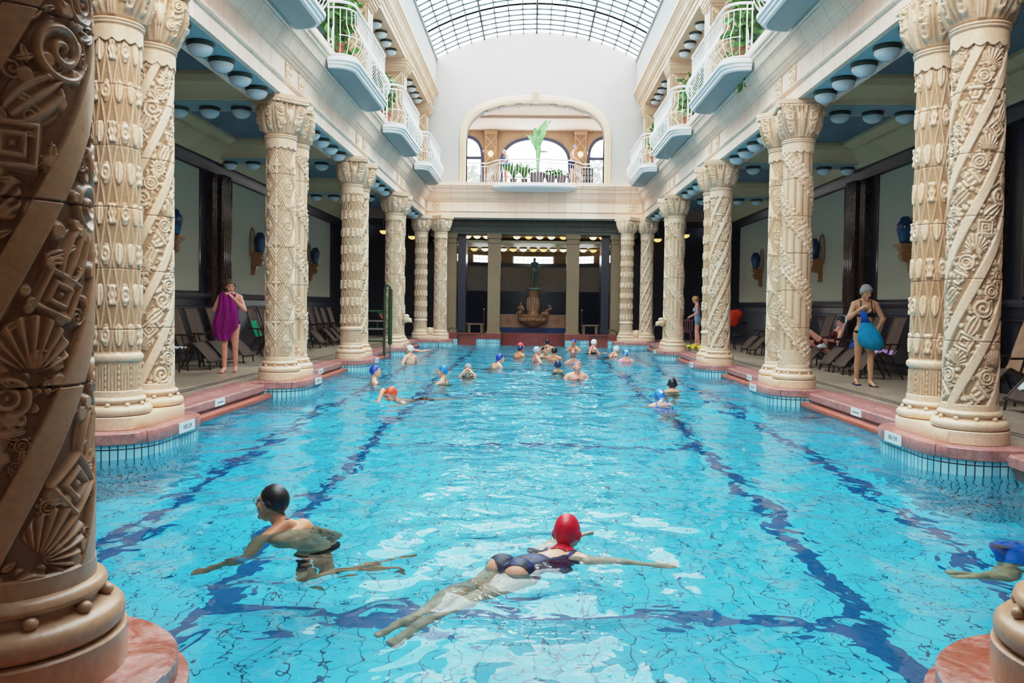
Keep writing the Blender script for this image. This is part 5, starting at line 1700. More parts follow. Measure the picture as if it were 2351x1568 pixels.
for i, (px, g) in enumerate(((-2.53, 1), (-2.16, 1), (-1.79, 1), (-.62, 1), (-.16, 2), (.27, 1), (.72, 1), (1.18, 2), (2.33, 1), (2.70, 2), (3.06, 1))):
    lamp((px+.03, 31.05, 4.03), 'lit %s bowl lamp, %s from left, front row of the dark far hall' % ({1: 'cream', 2: 'amber'}[g], ORD[i]), 'lit lamps of the far hall', 'warm%d' % g, .92)
for i, (px, g) in enumerate(((-2.45, 2), (-2.0, 1), (-1.23, 1), (-.83, 2), (-.41, 1), (.01, 2), (.43, 2), (.84, 1), (1.25, 1), (2.08, 1), (2.5, 2))):
    lamp((px+.05, 33.3, 3.705), 'lit %s bowl lamp, %s from left, rear row of the far hall' % ({1: 'cream', 2: 'amber'}[g], ORD[i]), 'lit lamps of the far hall', 'warm%d' % g, .95)
for i, (x, y) in enumerate(((sx(-1, 5.45), 29.0), (sx(-1, 4.75), 31.2), (sx(1, 5.5), 29.3), (sx(1, 4.8), 31.2))):
    o = lamp((x, y, 4.0), 'lit amber lamp at the far end of the %s aisle, %s' % (('left', 'left', 'right', 'right')[i], ('outer', 'inner', 'outer', 'inner')[i]), 'lit lamps of the far hall', 'warm2', 1.0)
    b = MB(); b.tube([(0, 0, 0), (0, 0, .55)], .02, 6); b.build('hanger', M['lampring'], o)

# ================================================================== WALL VASES
def vase_sconce(s, y, label):
    t = thing('wall_vase', label, 'vase sconce', (sx(s, 7.325), y, 0), 0, 'cobalt vases on wall brackets'); d = -s
    if True:
        b = MB(); b.tube([(d*.015, .2*math.cos(a), 2.72+.47*math.sin(a)) for a in np.linspace(-.55, PI+.55, 30)], .022, 8); b.build('arch_ring', M['ochre'], t, 60)
        b = MB(); b.lathe([(.05, 2.56), (.085, 2.57), (.10, 2.60), (.13, 2.72), (.155, 2.83), (.15, 2.93), (.115, 2.99), (.10, 3.01), (.085, 3.06), (.06, 3.08), (.01, 3.085)], 26, (d*.21, 0, 0)); b.build('vase', M['cobalt'], t, 50)
        b = MB()
        b.box(0, d*.36, -.17, .17, 2.50, 2.555); b.box(0, d*.33, -.14, .14, 2.45, 2.50); b.box(0, d*.28, -.12, .12, 2.41, 2.45)
        b.extr([(0, 2.42), (.26, 2.42), (.30, 2.34), (.28, 2.25), (.2, 2.21), (.14, 2.2), (.12, 2.1), (.10, 2.02), (.05, 1.98), (0, 1.98)], lambda u, z, q: (d*u, q, z), -.075, .075)
        b.tube([(d*.2, -.09, 2.32), (d*.2, .09, 2.32)], .085, 14)
        b.build('bracket', M['ochre'], t, 30)
    return t
for s in (-1, 1):
    for k, (y, nm) in enumerate(((15.62, 'first'), (20.6, 'second'), (25.9, 'third'), (10.5, 'nearest'))):
        if k == 3: continue
        vase_sconce(s, y, 'cobalt blue vase on ochre bracket, %s from the camera on the %s wall' % (nm, SIDE[s]))
    # near bay of each side is out of the picture or hidden

# ================================================================== BALCONIES
def rounded_plan(L, D, r, n=9):
    """half plan: from the wall at y=0 round to the wall at y=L; x = projection"""
    pts = [(0, 0)]
    for i in range(n+1): a = -PI/2+PI/2*i/n; pts.append((D-r+r*math.cos(a), r+r*math.sin(a)))
    for i in range(n+1): a = PI/2*i/n; pts.append((D-r+r*math.cos(a), L-r+r*math.sin(a)))
    pts.append((0, L)); return pts
def resample(pts, step):
    P = [Vector((*p, 0)) for p in pts]; L = [0]
    for a, c in zip(P, P[1:]): L.append(L[-1]+(c-a).length)
    n = max(2, round(L[-1]/step)); out = []
    for i in range(n+1):
        t = L[-1]*i/n; k = 0
        while k < len(L)-2 and L[k+1] < t: k += 1
        u = (t-L[k])/max(L[k+1]-L[k], 1e-9); p = P[k].lerp(P[k+1], u)
        d = (P[k+1]-P[k]).normalized(); out.append((p.x, p.y, Vector((d.y, -d.x, 0))))
    return out
BAL = [(0, 0), (.03, .05), (.085, .13), (.125, .24), (.12, .34), (.075, .44), (.015, .52), (-.005, .60), (-.005, .84)]
def balcony(s, y0, L, label, nd=None):
    z0 = 5.43; d = -s
    t = thing('balcony', label, 'balcony', (sx(s, 3.72), y0, z0), 0, 'white bombe balconies along the gallery')
    D = .50
    def m(p): return (d*p[0], p[1])
    b = MB()
    plan = lambda e: [m((p[0]+(e if p[0] > 1e-6 else 0), p[1]+(-e if p[1] < L*.3 else e if p[1] > L*.7 else 0))) for p in rounded_plan(L, D, .34)]
    Ls = [(plan(-.10), 0.0), (plan(-.055), .01), (plan(-.045), .05), (plan(-.02), .065), (plan(-.015), .10), (plan(.015), .12), (plan(.02), .17), (plan(0), .185), (plan(-.02), .2), (plan(-.02), .215)]
    n = len(Ls[0][0]); vs = []; fs = []
    for q, z in Ls: vs += [(x, y, z) for x, y in q]
    for j in range(len(Ls)-1): fs += [(j*n+i, j*n+i+1, (j+1)*n+i+1, (j+1)*n+i) for i in range(n-1)]
    fs.append(tuple((len(Ls)-1)*n+i for i in range(n)))
    b.add(vs, fs); b.build('slab', M['white'], t, 25)
    b = MB(); P = closed_poly(plan(-.10)); k = len(P)
    b.prism(P, -.003, .012); b.build('soffit_panel', M['bluepanel'], t)
    rp = resample(rounded_plan(L, D-.05, .32), .05)
    b = MB(); b.tube([(d*p[0], p[1], 1.14) for p in rp], .026, 8); b.build('top_rail', M['white'], t, 60)
    b = MB(); b.tube([(d*p[0], p[1], 1.035) for p in rp], .017, 8); b.build('mid_rail', M['white'], t, 60)
    b = MB(); b.tube([(d*p[0], p[1], .225) for p in rp], .015, 6); b.build('bottom_rail', M['white'], t, 60)
    b = MB(); b.tube([(d*(p[0]+p[2].x*.115), p[1]+p[2].y*.115, .225+.30) for p in rp[4:-4]], .009, 5); b.build('belly_band', M['white'], t, 60)
    cache = {}
    for i, p in enumerate(resample(rounded_plan(L, D-.05, .32), .115)[1:-1]):
        nx, ny = round(p[2].x, 3), round(p[2].y, 3)
        if (nx, ny) not in cache:
            b = MB(); b.tube([(d*nx*o_, ny*o_, z*.965) for o_, z in BAL], .0085, 6)
            o = b.build('baluster', M['white'], t, 60); cache[(nx, ny)] = o
        else:
            o = cache[(nx, ny)].copy(); COL.objects.link(o); o.parent = t
        o.location = (d*p[0], p[1], .225)
    for ye in (0.0, L):
        b = MB()
        for q in (0.02, .11):
            b.tube([(d*(q), ye, .215), (d*q, ye, 1.14)], .014, 6)
        for j in range(3): b.tube([(d*.02, ye, .25+.09*j), (d*.11, ye, .34+.09*j)], .007, 5); b.tube([(d*.11, ye, .25+.09*j), (d*.02, ye, .34+.09*j)], .007, 5)
        b.build('end_post', M['white'], t, 60)
    return t
for s in (-1, 1):
    for k, (y, nm) in enumerate(((8.95, 'nearest, only its far tip in view'), (14.1, 'second, fully visible at the top'), (19.35, 'third'), (24.55, 'fourth and farthest'))):
        balcony(s, y, 3.35, 'white bulging-railed balcony on the %s side, %s' % (SIDE[s], nm))
# shallow curved balcony in the far arch
t = thing('far_balcony', 'white bow-fronted balcony with bulging rail in the far arch', 'balcony', (XC, YE-.12, 5.47))
b = MB(); n = 26; W_ = 1.58; DP = .66
bow = lambda e, k=1: [((W_+e)*math.cos(PI-PI*i/n), -(DP+e)*k*abs(math.sin(PI*i/n))**.8) for i in range(n+1)]
Ls = [(bow(-.35), -.02), (bow(-.3), .0), (bow(-.1), .06), (bow(-.06), .07), (bow(0), .13), (bow(0), .19), (bow(-.02), .2)]
vs = []; fs = []; m_ = n+1
for q, z in Ls: vs += [(x, y, z) for x, y in q]
for j in range(len(Ls)-1): fs += [(j*m_+i, j*m_+i+1, (j+1)*m_+i+1, (j+1)*m_+i) for i in range(n)]
fs.append(tuple((len(Ls)-1)*m_+i for i in range(m_))); fs.append(tuple(range(m_-1, -1, -1)))
b.add(vs, fs); b.build('slab', M['white'], t, 25)
line = [(-2.5, .3), (-1.75, .3), (-1.62, .05)]+[(x, y) for x, y in bow(-.05)][1:-1]+[(1.62, .05), (1.75, .3), (2.5, .3)]
rp = resample(line, .06)
for nm, z, r in (('top_rail', 1.08, .024), ('mid_rail', .96, .015), ('bottom_rail', .24, .014)):
    b = MB(); b.tube([(p[0], p[1], z) for p in rp], r, 8); b.build(nm, M['white'], t, 60)
for i, p in enumerate(resample(line, .105)):
    bow_ = 1.0 if abs(p[0]) < 1.66 else 0.0
    b = MB(); b.tube([(p[0]+p[2].x*o_*bow_*.95, p[1]+p[2].y*o_*bow_*.95, .24+z*.86) for o_, z in BAL], .009, 5)
    b.build('baluster', M['white'], t, 60)

# ================================================================== PLANTS
def leaf_blob(mb, c, rad, count, size, rs, droop=0, asp=.42):
    for i in range(count):
        th = rs.uniform(0, 2*PI); ph = math.acos(rs.uniform(-1, 1)); q = rs.random()**.4
        p = Vector((c[0]+rad[0]*q*math.sin(ph)*math.cos(th), c[1]+rad[1]*q*math.sin(ph)*math.sin(th), c[2]+rad[2]*q*math.cos(ph)))
        d = Vector((rs.gauss(0, 1), rs.gauss(0, 1), rs.gauss(0, .6)-droop)).normalized()
        u = d.orthogonal(); u.rotate(Matrix.Rotation(rs.uniform(0, 6.28), 3, d)); w = d.cross(u)
        s = size*rs.uniform(.6, 1.3)
        pts = [p, p+d*s*.35+u*s*asp*.5-w*s*.05, p+d*s*.7+u*s*asp*.38, p+d*s-w*s*.1, p+d*s*.7-u*s*asp*.38, p+d*s*.35-u*s*asp*.5-w*s*.05, p+d*s*.5+w*s*.06]
        mb.add(pts, [(0,1,6), (1,2,6), (2,3,6), (3,4,6), (4,5,6), (5,0,6)])
PL = random.Random(5)
def pot_plant(loc, label, rad, count, size, h=.55, trailing=False, leafm='leaf', pot='terracotta'):
    t = thing('potted_plant', label, 'plant', loc, 0, 'plants on the upper galleries')
    b = MB(); b.lathe([(.01, 0), (.13, 0), (.19, .28), (.205, .28), (.205, .33), (.175, .33), (.16, .29), (.01, .29)], 20); b.build('pot', M[pot], t, 40)
    b = MB()
    for i in range(7):
        a = i*.9; b.tube([(0, 0, .28), (.1*math.cos(a), .1*math.sin(a), .28+h*.5), (rad[0]*.6*math.cos(a), rad[1]*.6*math.sin(a), .28+h)], .012, 5)
    b.build('stems', M['leaf'], t)
    b = MB(); leaf_blob(b, (0, 0, .3+h), rad, count, size, PL, .3)
    if trailing: leaf_blob(b, (0, 0, .1+h*.4), (rad[0]*.8, rad[1]*.8, rad[2]*1.1), count//2, size, PL, 1.0)
    b.build('foliage', M[leafm], t, None)
    return t
pot_plant((sx(-1, 3.74), 15.0, 5.74), 'leafy plant with trailing stems at the near end of the second left balcony', (.42, .55, .65), 260, .2, .95, True)
pot_plant((sx(-1, 3.85), 20.1, 5.74), 'dense glossy shrub at the near end of the third left balcony', (.32, .5, .5), 280, .15, .55)
pot_plant((sx(-1, 3.85), 25.0, 5.74), 'small green plant at the near end of the fourth left balcony', (.25, .3, .35), 130, .13, .4)
pot_plant((sx(1, 3.80), 14.95, 5.74), 'tall trailing plant at the near end of the second right balcony', (.38, .5, .75), 260, .19, .95, True)
pot_plant((sx(1, 3.85), 20.3, 5.74), 'glossy shrub at the near end of the third right balcony', (.32, .45, .5), 260, .15, .55)
pot_plant((sx(1, 3.85), 25.6, 5.74), 'bushy plant rising above the rail of the fourth right balcony', (.3, .4, .6), 240, .15, .65)
pot_plant((sx(-1, 3.9), 17.0, 5.74), 'young plant low behind the rail of the second left balcony', (.2, .25, .2), 60, .11, .2)
pot_plant((sx(1, 3.9), 16.2, 5.74), 'young plant low behind the rail of the second right balcony', (.2, .25, .2), 60, .11, .2)
# big palm in the far arch and the lower plants beside it
t = thing('potted_palm', 'tall pale green plant with upright blades in a dark pot on the far balcony', 'plant', (.16, 29.62, 5.78))
b = MB(); b.lathe([(.01, 0), (.22, 0), (.29, .34), (.31, .34), (.31, .40), (.27, .40), (.25, .36), (.01, .36)], 24); b.build('pot', M['darkpot'], t, 40)
b = MB(); b.tube([(0, 0, .3), (.02, 0, .8), (.03, 0, 1.35)], [.06, .07, .1], 10); b.build('trunk', M['leaf2'], t, 60)
b = MB()
def blade(mb, p0, p1, p2, w):
    p0, p1, p2 = Vector(p0), Vector(p1), Vector(p2); k = 8; vs = []
    for i in range(k+1):
        u = i/k; p = p0*(1-u)**2+p1*2*u*(1-u)+p2*u*u; d = ((p1-p0)*(1-u)+(p2-p1)*u).normalized(); sd = d.cross(Vector((0, 1, .15))).normalized()
        ww = w*(math.sin(PI*min(u*.85+.15, 1))**.7)+.004
        vs += [p-sd*ww, p+Vector((0, .03, 0)), p+sd*ww]
    mb.add(vs, [(3*i+j, 3*i+j+1, 3*i+4+j, 3*i+3+j) for i in range(k) for j in (0, 1)])
for a in ((.5, .3, 2.4, .10), (.32, 0, 2.35, .09), (-.42, .1, 1.85, .10), (-.14, -.1, 2.05, .1), (.12, .1, 2.2, .11), (.42, -.2, 1.15, .03), (-.1, .2, 2.1, .08), (.08, -.2, 1.95, .1)):
    blade(b, (0, 0, 1.2), (a[0]*.25, a[1]*.4, 1.2+(a[2]-1.2)*.7), (a[0], a[1], a[2]), a[3])
b.build('fronds', M['leaf2'], t, None)
def spiky(loc, label, n, L, mt):
    t = thing('spiky_plant', label, 'plant', loc, 0, 'low plants behind the far balcony rail')
    b = MB(); b.lathe([(.01, 0), (.1, 0), (.14, .2), (.01, .2)], 14); b.build('pot', M['darkpot'], t)
    b = MB()
    for i in range(n):
        a = PL.uniform(0, 2*PI); e = PL.uniform(.3, 1.0); l = L*PL.uniform(.7, 1.1)
        blade(b, (0, 0, .2), (.35*l*math.cos(a)*e, .35*l*math.sin(a)*e, .2+l*.7), (l*math.cos(a)*e, l*math.sin(a)*e, .2+l*(1-.45*e)), .022)
    b.build('leaves', M[mt], t, None)
spiky((-.72, 29.75, 5.78), 'spiky dark green plant behind the far rail, beside the man with the towel', 34, .75, 'leaf')
spiky((-.32, 29.75, 5.78), 'spiky green plant just left of the dark palm pot', 30, .65, 'leaf')
pot_plant((.66, 29.8, 5.78), 'low bushy plant just right of the dark palm pot', (.26, .2, .24), 150, .12, .12, pot='darkpot')
pot_plant((1.05, 29.8, 5.78), 'low leafy plant beside the man leaning on the far rail', (.22, .2, .18), 110, .12, .1, pot='darkpot')
# wall lamps on the pilasters behind the arch
for s in (-1, 1):
    t = thing('wall_lamp', 'small square lit wall lamp on the %s pilaster behind the far arch' % SIDE[s], 'lamp', (.10+s*2.0, YB-.2, 8.05))
    b = MB(); b.ball((0, -.04, 0), (.12, .09, .13), 14, 8); b.build('shade', M['warm1'], t, 60); b = MB(); b.box(-.06, .06, .0, .06, -.06, .06); b.build('backplate', M['lampring'], t)
# trees outside the far windows
for i, (x, y, z, r) in enumerate(((-3.2, 40, 6.6, 1.1), (-2.3, 43, 6.4, 1.3), (3.4, 40, 6.9, 1.2), (4.6, 42.5, 6.6, 1.2), (-5.0, 43, 6.8, 1.3))):
    t = thing('garden_tree', 'pale green tree outside the far windows, %s' % ('behind the left window', 'low behind the left window', 'behind the right window', 'low behind the right window', 'farthest left')[i], 'tree', (x, y, z-2), 0, 'trees outside the far windows')
    b = MB(); leaf_blob(b, (0, 0, 2.2), (r, r, r*1.3), 420, .34, PL); b.build('crown', M['treeleaf'], t, None)
    b = MB(); b.tube([(0, 0, -6), (0, 0, 2)], .1, 8); b.build('trunk', M['frame'], t)
# ================================================================== LOUNGERS
PROF = [(0, 1.14), (.05, 1.02), (.10, .86), (.15, .70), (.20, .54), (.245, .455), (.30, .43), (.38, .455), (.46, .50), (.50, .49), (.60, .40), (.72, .27), (.80, .17), (.84, .15)]
def smoothp(P, n=4):
    out = []
    for i in range(len(P)-1):
        p0 = P[max(i-1, 0)]; p1 = P[i]; p2 = P[i+1]; p3 = P[min(i+2, len(P)-1)]
        for k in range(n):
            t = k/n
            out.append(tuple(.5*((2*p1[j])+(-p0[j]+p2[j])*t+(2*p0[j]-5*p1[j]+4*p2[j]-p3[j])*t*t+(-p0[j]+3*p1[j]-3*p2[j]+p3[j])*t**3) for j in (0, 1)))
    out.append(P[-1]); return out
SP_ = smoothp(PROF)
def normals2(P):
    N = []
    for i in range(len(P)):
        a, c = P[max(i-1, 0)], P[min(i+1, len(P)-1)]
        dx, dz = c[0]-a[0], c[1]-a[1]; l = math.hypot(dx, dz) or 1
        N.append((-dz/l*-1 if False else dz/l*-1, dx/l))
    return N
def make_lounger():
    t = thing('sun_lounger', 'x', 'lounger')
    b = MB(); W = .26; k = len(SP_); N = normals2(SP_)
    vs = []
    for (x, z) in SP_:
        for y in (-W, 0, W): vs.append((x, y, z-(.012 if y == 0 else 0)))
    m = len(vs)
    vs += [(x+N[i//3][0]*-.012, y, z-.012) for i, (x, y, z) in enumerate(vs[:m])]
    fs = [(3*i+j, 3*i+j+1, 3*i+4+j, 3*i+3+j) for i in range(k-1) for j in (0, 1)]
    fs += [tuple(m+q for q in reversed(f)) for f in fs]
    fs += [(3*i, 3*i+3, m+3*i+3, m+3*i) for i in range(k-1)]+[(3*i+5, 3*i+2, m+3*i+2, m+3*i+5) for i in range(k-1)]
    b.add(vs, fs); b.build('sling', M['sling'], t, 60)
    b = MB()
    for s in (-1, 1): b.tube([(x, s*.275, z) for x, z in SP_], .016, 6)
    b.tube([(0, -.275, 1.14), (0, .275, 1.14)], .016, 6); b.tube([(.84, -.275, .15), (.84, .275, .15)], .016, 6)
    b.tube([(.245, -.275, .44), (.245, .275, .44)], .014, 6)
    b.build('side_frame', M['frame'], t, 60)
    for s in (-1, 1):
        b = MB(); b.tube([(.30, s*.29, .64), (.36, s*.29, .44), (.42, s*.29, .0)], .018, 6); b.build('leg', M['frame'], t, 60)
        b = MB(); b.tube([(.30, s*.29, .45), (.06, s*.29, .0)], .018, 6); b.build('leg', M['frame'], t, 60)
        b = MB(); b.tube([(.80, s*.275, .16), (.825, s*.275, .0)], .016, 6); b.build('leg', M['frame'], t, 60)
        b = MB(); b.extr([(.09, .64), (.47, .625), (.50, .635), (.50, .655), (.09, .665)], lambda x, z, q, s=s: (x, s*.295+q, z), -.028, .028); b.build('armrest', M['frame'], t, 40)
    return t
LG = make_lounger()
first = [True]
def lounger(s, y, label, rz=0.0):
    loc = (-6.74 if s < 0 else 6.92, y, 0); r = (0 if s < 0 else PI)+rz
    if first[0]:
        o = LG; o.location = loc; o.rotation_euler = (0, 0, r); first[0] = False
    else: o = dup(LG, loc, r)
    tag(o, label, 'lounger', 'dark sling loungers along the walls'); return o
def towel(s, y, i0, i1, mat, label, w=.25, over=0, seed=1, name='towel', cat='towel', rz=0.0):
    """a towel lying on the lounger profile from sample i0 to i1"""
    P = SP_[i0:i1+1]; N = normals2(SP_)[i0:i1+1]
    rs = np.random.RandomState(seed); nu_ = 17
    rows = []
    ext = []
    if over: # hanging over the back of the lounger
        for q in range(6): ext.append((P[0][0]-.05-.012*q, P[0][1]-over*(5-q)/5.0+.0, (0, 0)))
    for (x, z, n_) in ext[::1]: rows.append([(x, -w+2*w*j/(nu_-1), z+.02) for j in range(nu_)])
    if over: rows = rows[::1]; rows.append([(P[0][0]-.02, -w+2*w*j/(nu_-1), P[0][1]+.045) for j in range(nu_)])
    for (x, z), (nx, nz) in zip(P, N):
        rows.append([(x+nx*.0, -w+2*w*j/(nu_-1), z+.016+.010*math.sin(j*1.3+x*9+seed)+.006*math.sin(j*2.9+z*11)) for j in range(nu_)])
    rows = np.array(rows)
    loc = (-6.74 if s < 0 else 6.92, y, 0)
    o = grid_mesh(name, rows, False, mat)
    md = o.modifiers.new('thick', 'SOLIDIFY'); md.thickness = .008; md.offset = 1
    o.location = loc; o.rotation_euler = (0, 0, (0 if s < 0 else PI)+rz)
    tag(o, label, cat); return o
LL = [(14.85, 'beside the small table, nearest of the left side'), (15.65, 'second from the front on the left side'), (16.65, 'behind the woman with the purple towel'),
      (19.0, 'holding the green towel on the left side'), (19.75, 'just past the green-towel lounger on the left'), (21.05, 'holding the dark patterned clothes on the left'), (22.7, 'between the second and third left column pairs, empty'),
      (24.0, 'first of the far left row of four'), (24.75, 'second of the far left row of four'), (25.5, 'third of the far left row of four'), (26.4, 'last of the far left row of four')]
for y, l in LL: lounger(-1, y, 'dark brown sling lounger '+l, rnd.uniform(-.05, .05))
RL = [(10.1, 'at the right edge, holding white papers'), (11.1, 'draped with a brown towel at the right edge'), (12.6, 'partly hidden behind the nearest right column pair'), (15.1, 'under the lilac towel on the right side'), (15.95, 'directly behind the woman in the bikini'),
      (16.7, 'holding the bright blue towel on the right side'), (17.75, 'on which the dark-haired woman reclines'), (18.6, 'behind the reclining woman'), (22.1, 'past the second right column pair'), (23.0, 'farthest on the right side')]
for y, l in RL: lounger(1, y, 'dark brown sling lounger '+l, rnd.uniform(-.05, .05))
for k, c in {'tw_white': lin(226, 230, 240), 'tw_lilac': lin(206, 158, 222), 'tw_blue': lin(20, 84, 196), 'tw_green': lin(16, 150, 104), 'tw_brown': lin(176, 136, 108), 'tw_purple': lin(142, 26, 118), 'tw_yellow': lin(238, 212, 60), 'tw_orange': lin(206, 52, 28)}.items():
    M[k] = cloth(k, c, .18, .7)
M['clothes'] = patterned('patterned_clothes', [lin(28, 28, 46), lin(60, 60, 90), lin(200, 190, 210), lin(40, 36, 60)], 22, .9)
towel(1, 17.75, 0, 22, M['tw_white'], 'white towel over the back of the reclining woman\'s lounger', seed=2)
towel(1, 16.7, 6, 26, M['tw_blue'], 'bright blue towel on a lounger beside the woman in the bikini', seed=3)
towel(1, 15.1, 17, 37, M['tw_lilac'], 'lilac towel spread on the seat of a right-hand lounger', .30, seed=4)
towel(1, 11.1, 0, 25, M['tw_brown'], 'brown towel over a lounger back at the right edge', .29, .35, seed=5)
towel(-1, 19.0, 9, 21, M['tw_green'], 'green towel on a left-hand lounger', seed=6)
towel(-1, 21.05, 16, 34, M['clothes'], 'dark patterned clothes left on a left-hand lounger', .2, seed=7, name='clothes', cat='clothes')
o = towel(1, 10.1, 30, 44, M['tw_white'], 'white papers lying on a lounger at the right edge', .2, seed=8, name='papers', cat='papers')
# small table with papers
t = thing('side_table', 'dark low side table in front of the nearest left lounger', 'table', (-6.42, 14.2, 0))
b = MB(); b.box(-.22, .22, -.2, .2, .39, .42); b.build('table_top', M['frame'], t)
for x in (-.19, .19):
    for y in (-.17, .17): b = MB(); b.tube([(x, y, 0), (x*.95, y*.95, .39)], .016, 6); b.build('leg', M['frame'], t)
P = np.array([[(-.2+.4*i/12, -.16+.3*j/10, .435+.02*math.sin(i*1.7)*math.cos(j*1.3)+.012*math.sin(j*3)) for i in range(13)] for j in range(11)])
o = grid_mesh('crumpled_cloth', P, False, M['tw_white']); o.location = (-6.42, 14.2, 0); tag(o, 'crumpled white cloth on the small dark table', 'cloth')
b = MB(); b.ball((6.35, 17.55, .47), (.12, .09, .05), 12, 6); b.tube([(6.3, 17.48, .5), (6.34, 17.44, .55), (6.44, 17.5, .52)], .012, 6)
o = b.build('sandal_bag', M['tw_white']); tag(o, 'small white bag under the arm of the reclining woman\'s lounger', 'bag')

# ---- purple towel held by the walking woman
def drape(name, mat, label, loc, rz, rows, cat):
    nv_ = len(rows); nu_ = 26; G = np.zeros((nv_, nu_, 3))
    for j, (z, w, cx, dp) in enumerate(rows):
        for i in range(nu_):
            u = -1+2*i/(nu_-1)
            f = .022*math.sin(u*9+j*.13)+.012*math.sin(u*17-j*.2)
            G[j, i] = (cx+u*w, .11*(u*u)*-1+dp+f*(.5+j/nv_), z)
    o = grid_mesh(name, G, False, mat); md = o.modifiers.new('t', 'SOLIDIFY'); md.thickness = .012
    o.location = loc; o.rotation_euler = (0, 0, rz); return tag(o, label, cat)
def lerp_rows(K, n):
    out = []
    for i in range(n):
        t = i/(n-1)*(len(K)-1); k = min(int(t), len(K)-2); u = t-k
        out.append(tuple(K[k][q]*(1-u)+K[k+1][q]*u for q in range(4)))
    return out
base = (-5.39, 14.2, 0); rz = math.radians(192)
drape('purple_towel', M['tw_purple'], 'purple towel held up by the walking woman on the left', base, rz, lerp_rows([(1.44, .085, .05, .2), (1.38, .13, .04, .25), (1.2, .17, .02, .27), (.95, .215, .05, .24), (.82, .225, .07, .22), (.70, .16, .11, .21), (.58, .12, .09, .2)], 34), 'towel')
# ---- blue drawstring bag
b = MB(); nu_ = 40; G = []
for z, r, ox in ((1.26, .02, .10), (1.22, .045, .09), (1.17, .055, .08), (1.12, .05, .07), (1.06, .075, .05), (.98, .115, .03), (.88, .155, .0), (.78, .18, -.02), (.70, .17, -.05), (.64, .12, -.07), (.61, .05, -.08), (.605, .005, -.08)):
    G.append([(ox+(r+.10*r*math.sin(q*2*PI/nu_*9))*math.cos(q*2*PI/nu_)*1.05, .27+(r*.72)*math.sin(q*2*PI/nu_), z) for q in range(nu_)])
t = thing('drawstring_bag', 'turquoise blue cloth bag held in front by the grey-haired woman', 'bag', (5.6, 13.55, 0), math.radians(172))
grid_mesh('sack', np.array(G[3:]), True, cloth('bag_turquoise', lin(16, 142, 190), .2, .5), t); grid_mesh('gathered_neck', np.array(G[:5]), True, cloth('bag_blue', lin(20, 84, 186), .25, .5), t)
for s in (-1, 1):
    b = MB(); b.box(-.045, .045, -.11, .13, 0, .022)
    b.tube([(-.035, .02, .02), (-.02, .03, .06), (0, .08, .045), (.02, .03, .06), (.035, .02, .02)], .008, 6)
    o = b.build('flip_flop', M['suit_navy']); o.location = (5.6+s*.085, 13.55-(-.13*s)*-1-.06, -.0); o.rotation_euler = (0, 0, math.radians(172))
    tag(o, 'dark blue flip-flop on the %s foot of the grey-haired woman' % ('right-hand' if s > 0 else 'left-hand'), 'flip-flop')
# ---- yellow cloth, orange bag, plastic chair near the far right columns
P = np.array([[(5.05+.5*i/14-.25, 24.55+.34*j/12, .05+.05*math.sin(i*1.1+j)*math.cos(j*.9)+.09*math.exp(-((i-4)**2+(j-6)**2)/16)+.08*math.exp(-((i-11)**2+(j-5)**2)/14)) for i in range(15)] for j in range(13)])
o = grid_mesh('yellow_towel', P, False, M['tw_yellow']); tag(o, 'yellow towel dropped on the pool edge between the far right columns', 'towel')
b = MB(); b.ball((6.3, 25.0, .98), (.2, .18, .26), 14, 8); b.ball((6.42, 25.0, 1.1), (.16, .14, .16), 12, 8); o = b.build('orange_bundle', M['tw_orange']); tag(o, 'orange red bundle of clothes on a dark chair at the far right', 'clothes')
def plastic_chair(loc, rz, mat, label):
    t = thing('plastic_chair', label, 'chair', loc, rz)
    b = MB(); b.box(-.22, .22, -.2, .24, .42, .45); b.build('seat', mat, t)
    b = MB(); b.box(-.22, .22, -.24, -.2, .45, .5); b.box(-.22, .22, -.27, -.23, .8, .88)
    for i in range(6): x = -.2+.08*i; b.tube([(x, -.22, .47), (x, -.25, .82)], .018, 6)
    b.build('backrest', mat, t)
    for x in (-.2, .2):
        for y in (-.19, .21): b = MB(); b.tube([(x, y, .43), (x*1.1, y*1.1, 0)], [.022, .018], 6); b.build('leg', mat, t)
    return t
plastic_chair((5.45, 28.3, 0), 2.8, simple('plum_plastic', lin(92, 30, 52), .4), 'plum-coloured plastic chair behind the blond woman')
plastic_chair((6.35, 25.0, 0), 2.2, M['frame'], 'dark chair under the orange bundle at the far right')
t = thing('blue_towel_stand', 'pale blue towel hanging beside the blond woman', 'towel', (5.95, 27.2, .0)); b = MB(); b.box(-.03, .03, -.12, .12, .55, 1.12); b.build('cloth', M['tanktop'], t); b = MB(); b.tube([(0, 0, 0), (0, 0, 1.15)], .015, 6); b.build('pole', M['steel'], t)
# ---- green pool lift gate
t = thing('pool_hoist', 'green steel hoist post with rails at the pool edge beside the third left pair', 'hoist', (-4.03, 21.9, 0))
b = MB(); b.tube([(0, 0, -.35), (0, 0, 1.62), (.02, 0, 1.74), (.08, 0, 1.80), (.14, 0, 1.76), (.16, 0, 1.66)], .035, 10); b.build('curved_post', M['green'], t, 60)
b = MB(); b.tube([(.16, 0, .16), (.16, 0, 1.68)], .058, 14); b.build('thick_post', M['green'], t, 60)
b = MB(); b.tube([(.16, 0, -.5), (.16, 0, .2)], .022, 8); b.build('piston', M['steel'], t, 60)
for z, m, x1 in ((1.08, 'green', 0), (.81, 'steel', .14), (.59, 'steel', .14), (.25, 'green', 0)):
    b = MB(); b.tube([(-.85, 0, z), (x1, 0, z)], .024, 8); b.build('rail', M[m], t, 60)
b = MB(); b.tube([(-.85, 0, 0), (-.85, 0, 1.1)], .026, 8); b.tube([(-.2, 0, .59), (-.2, 0, .81)], .016, 6); b.build('upright', M['green'], t, 60)
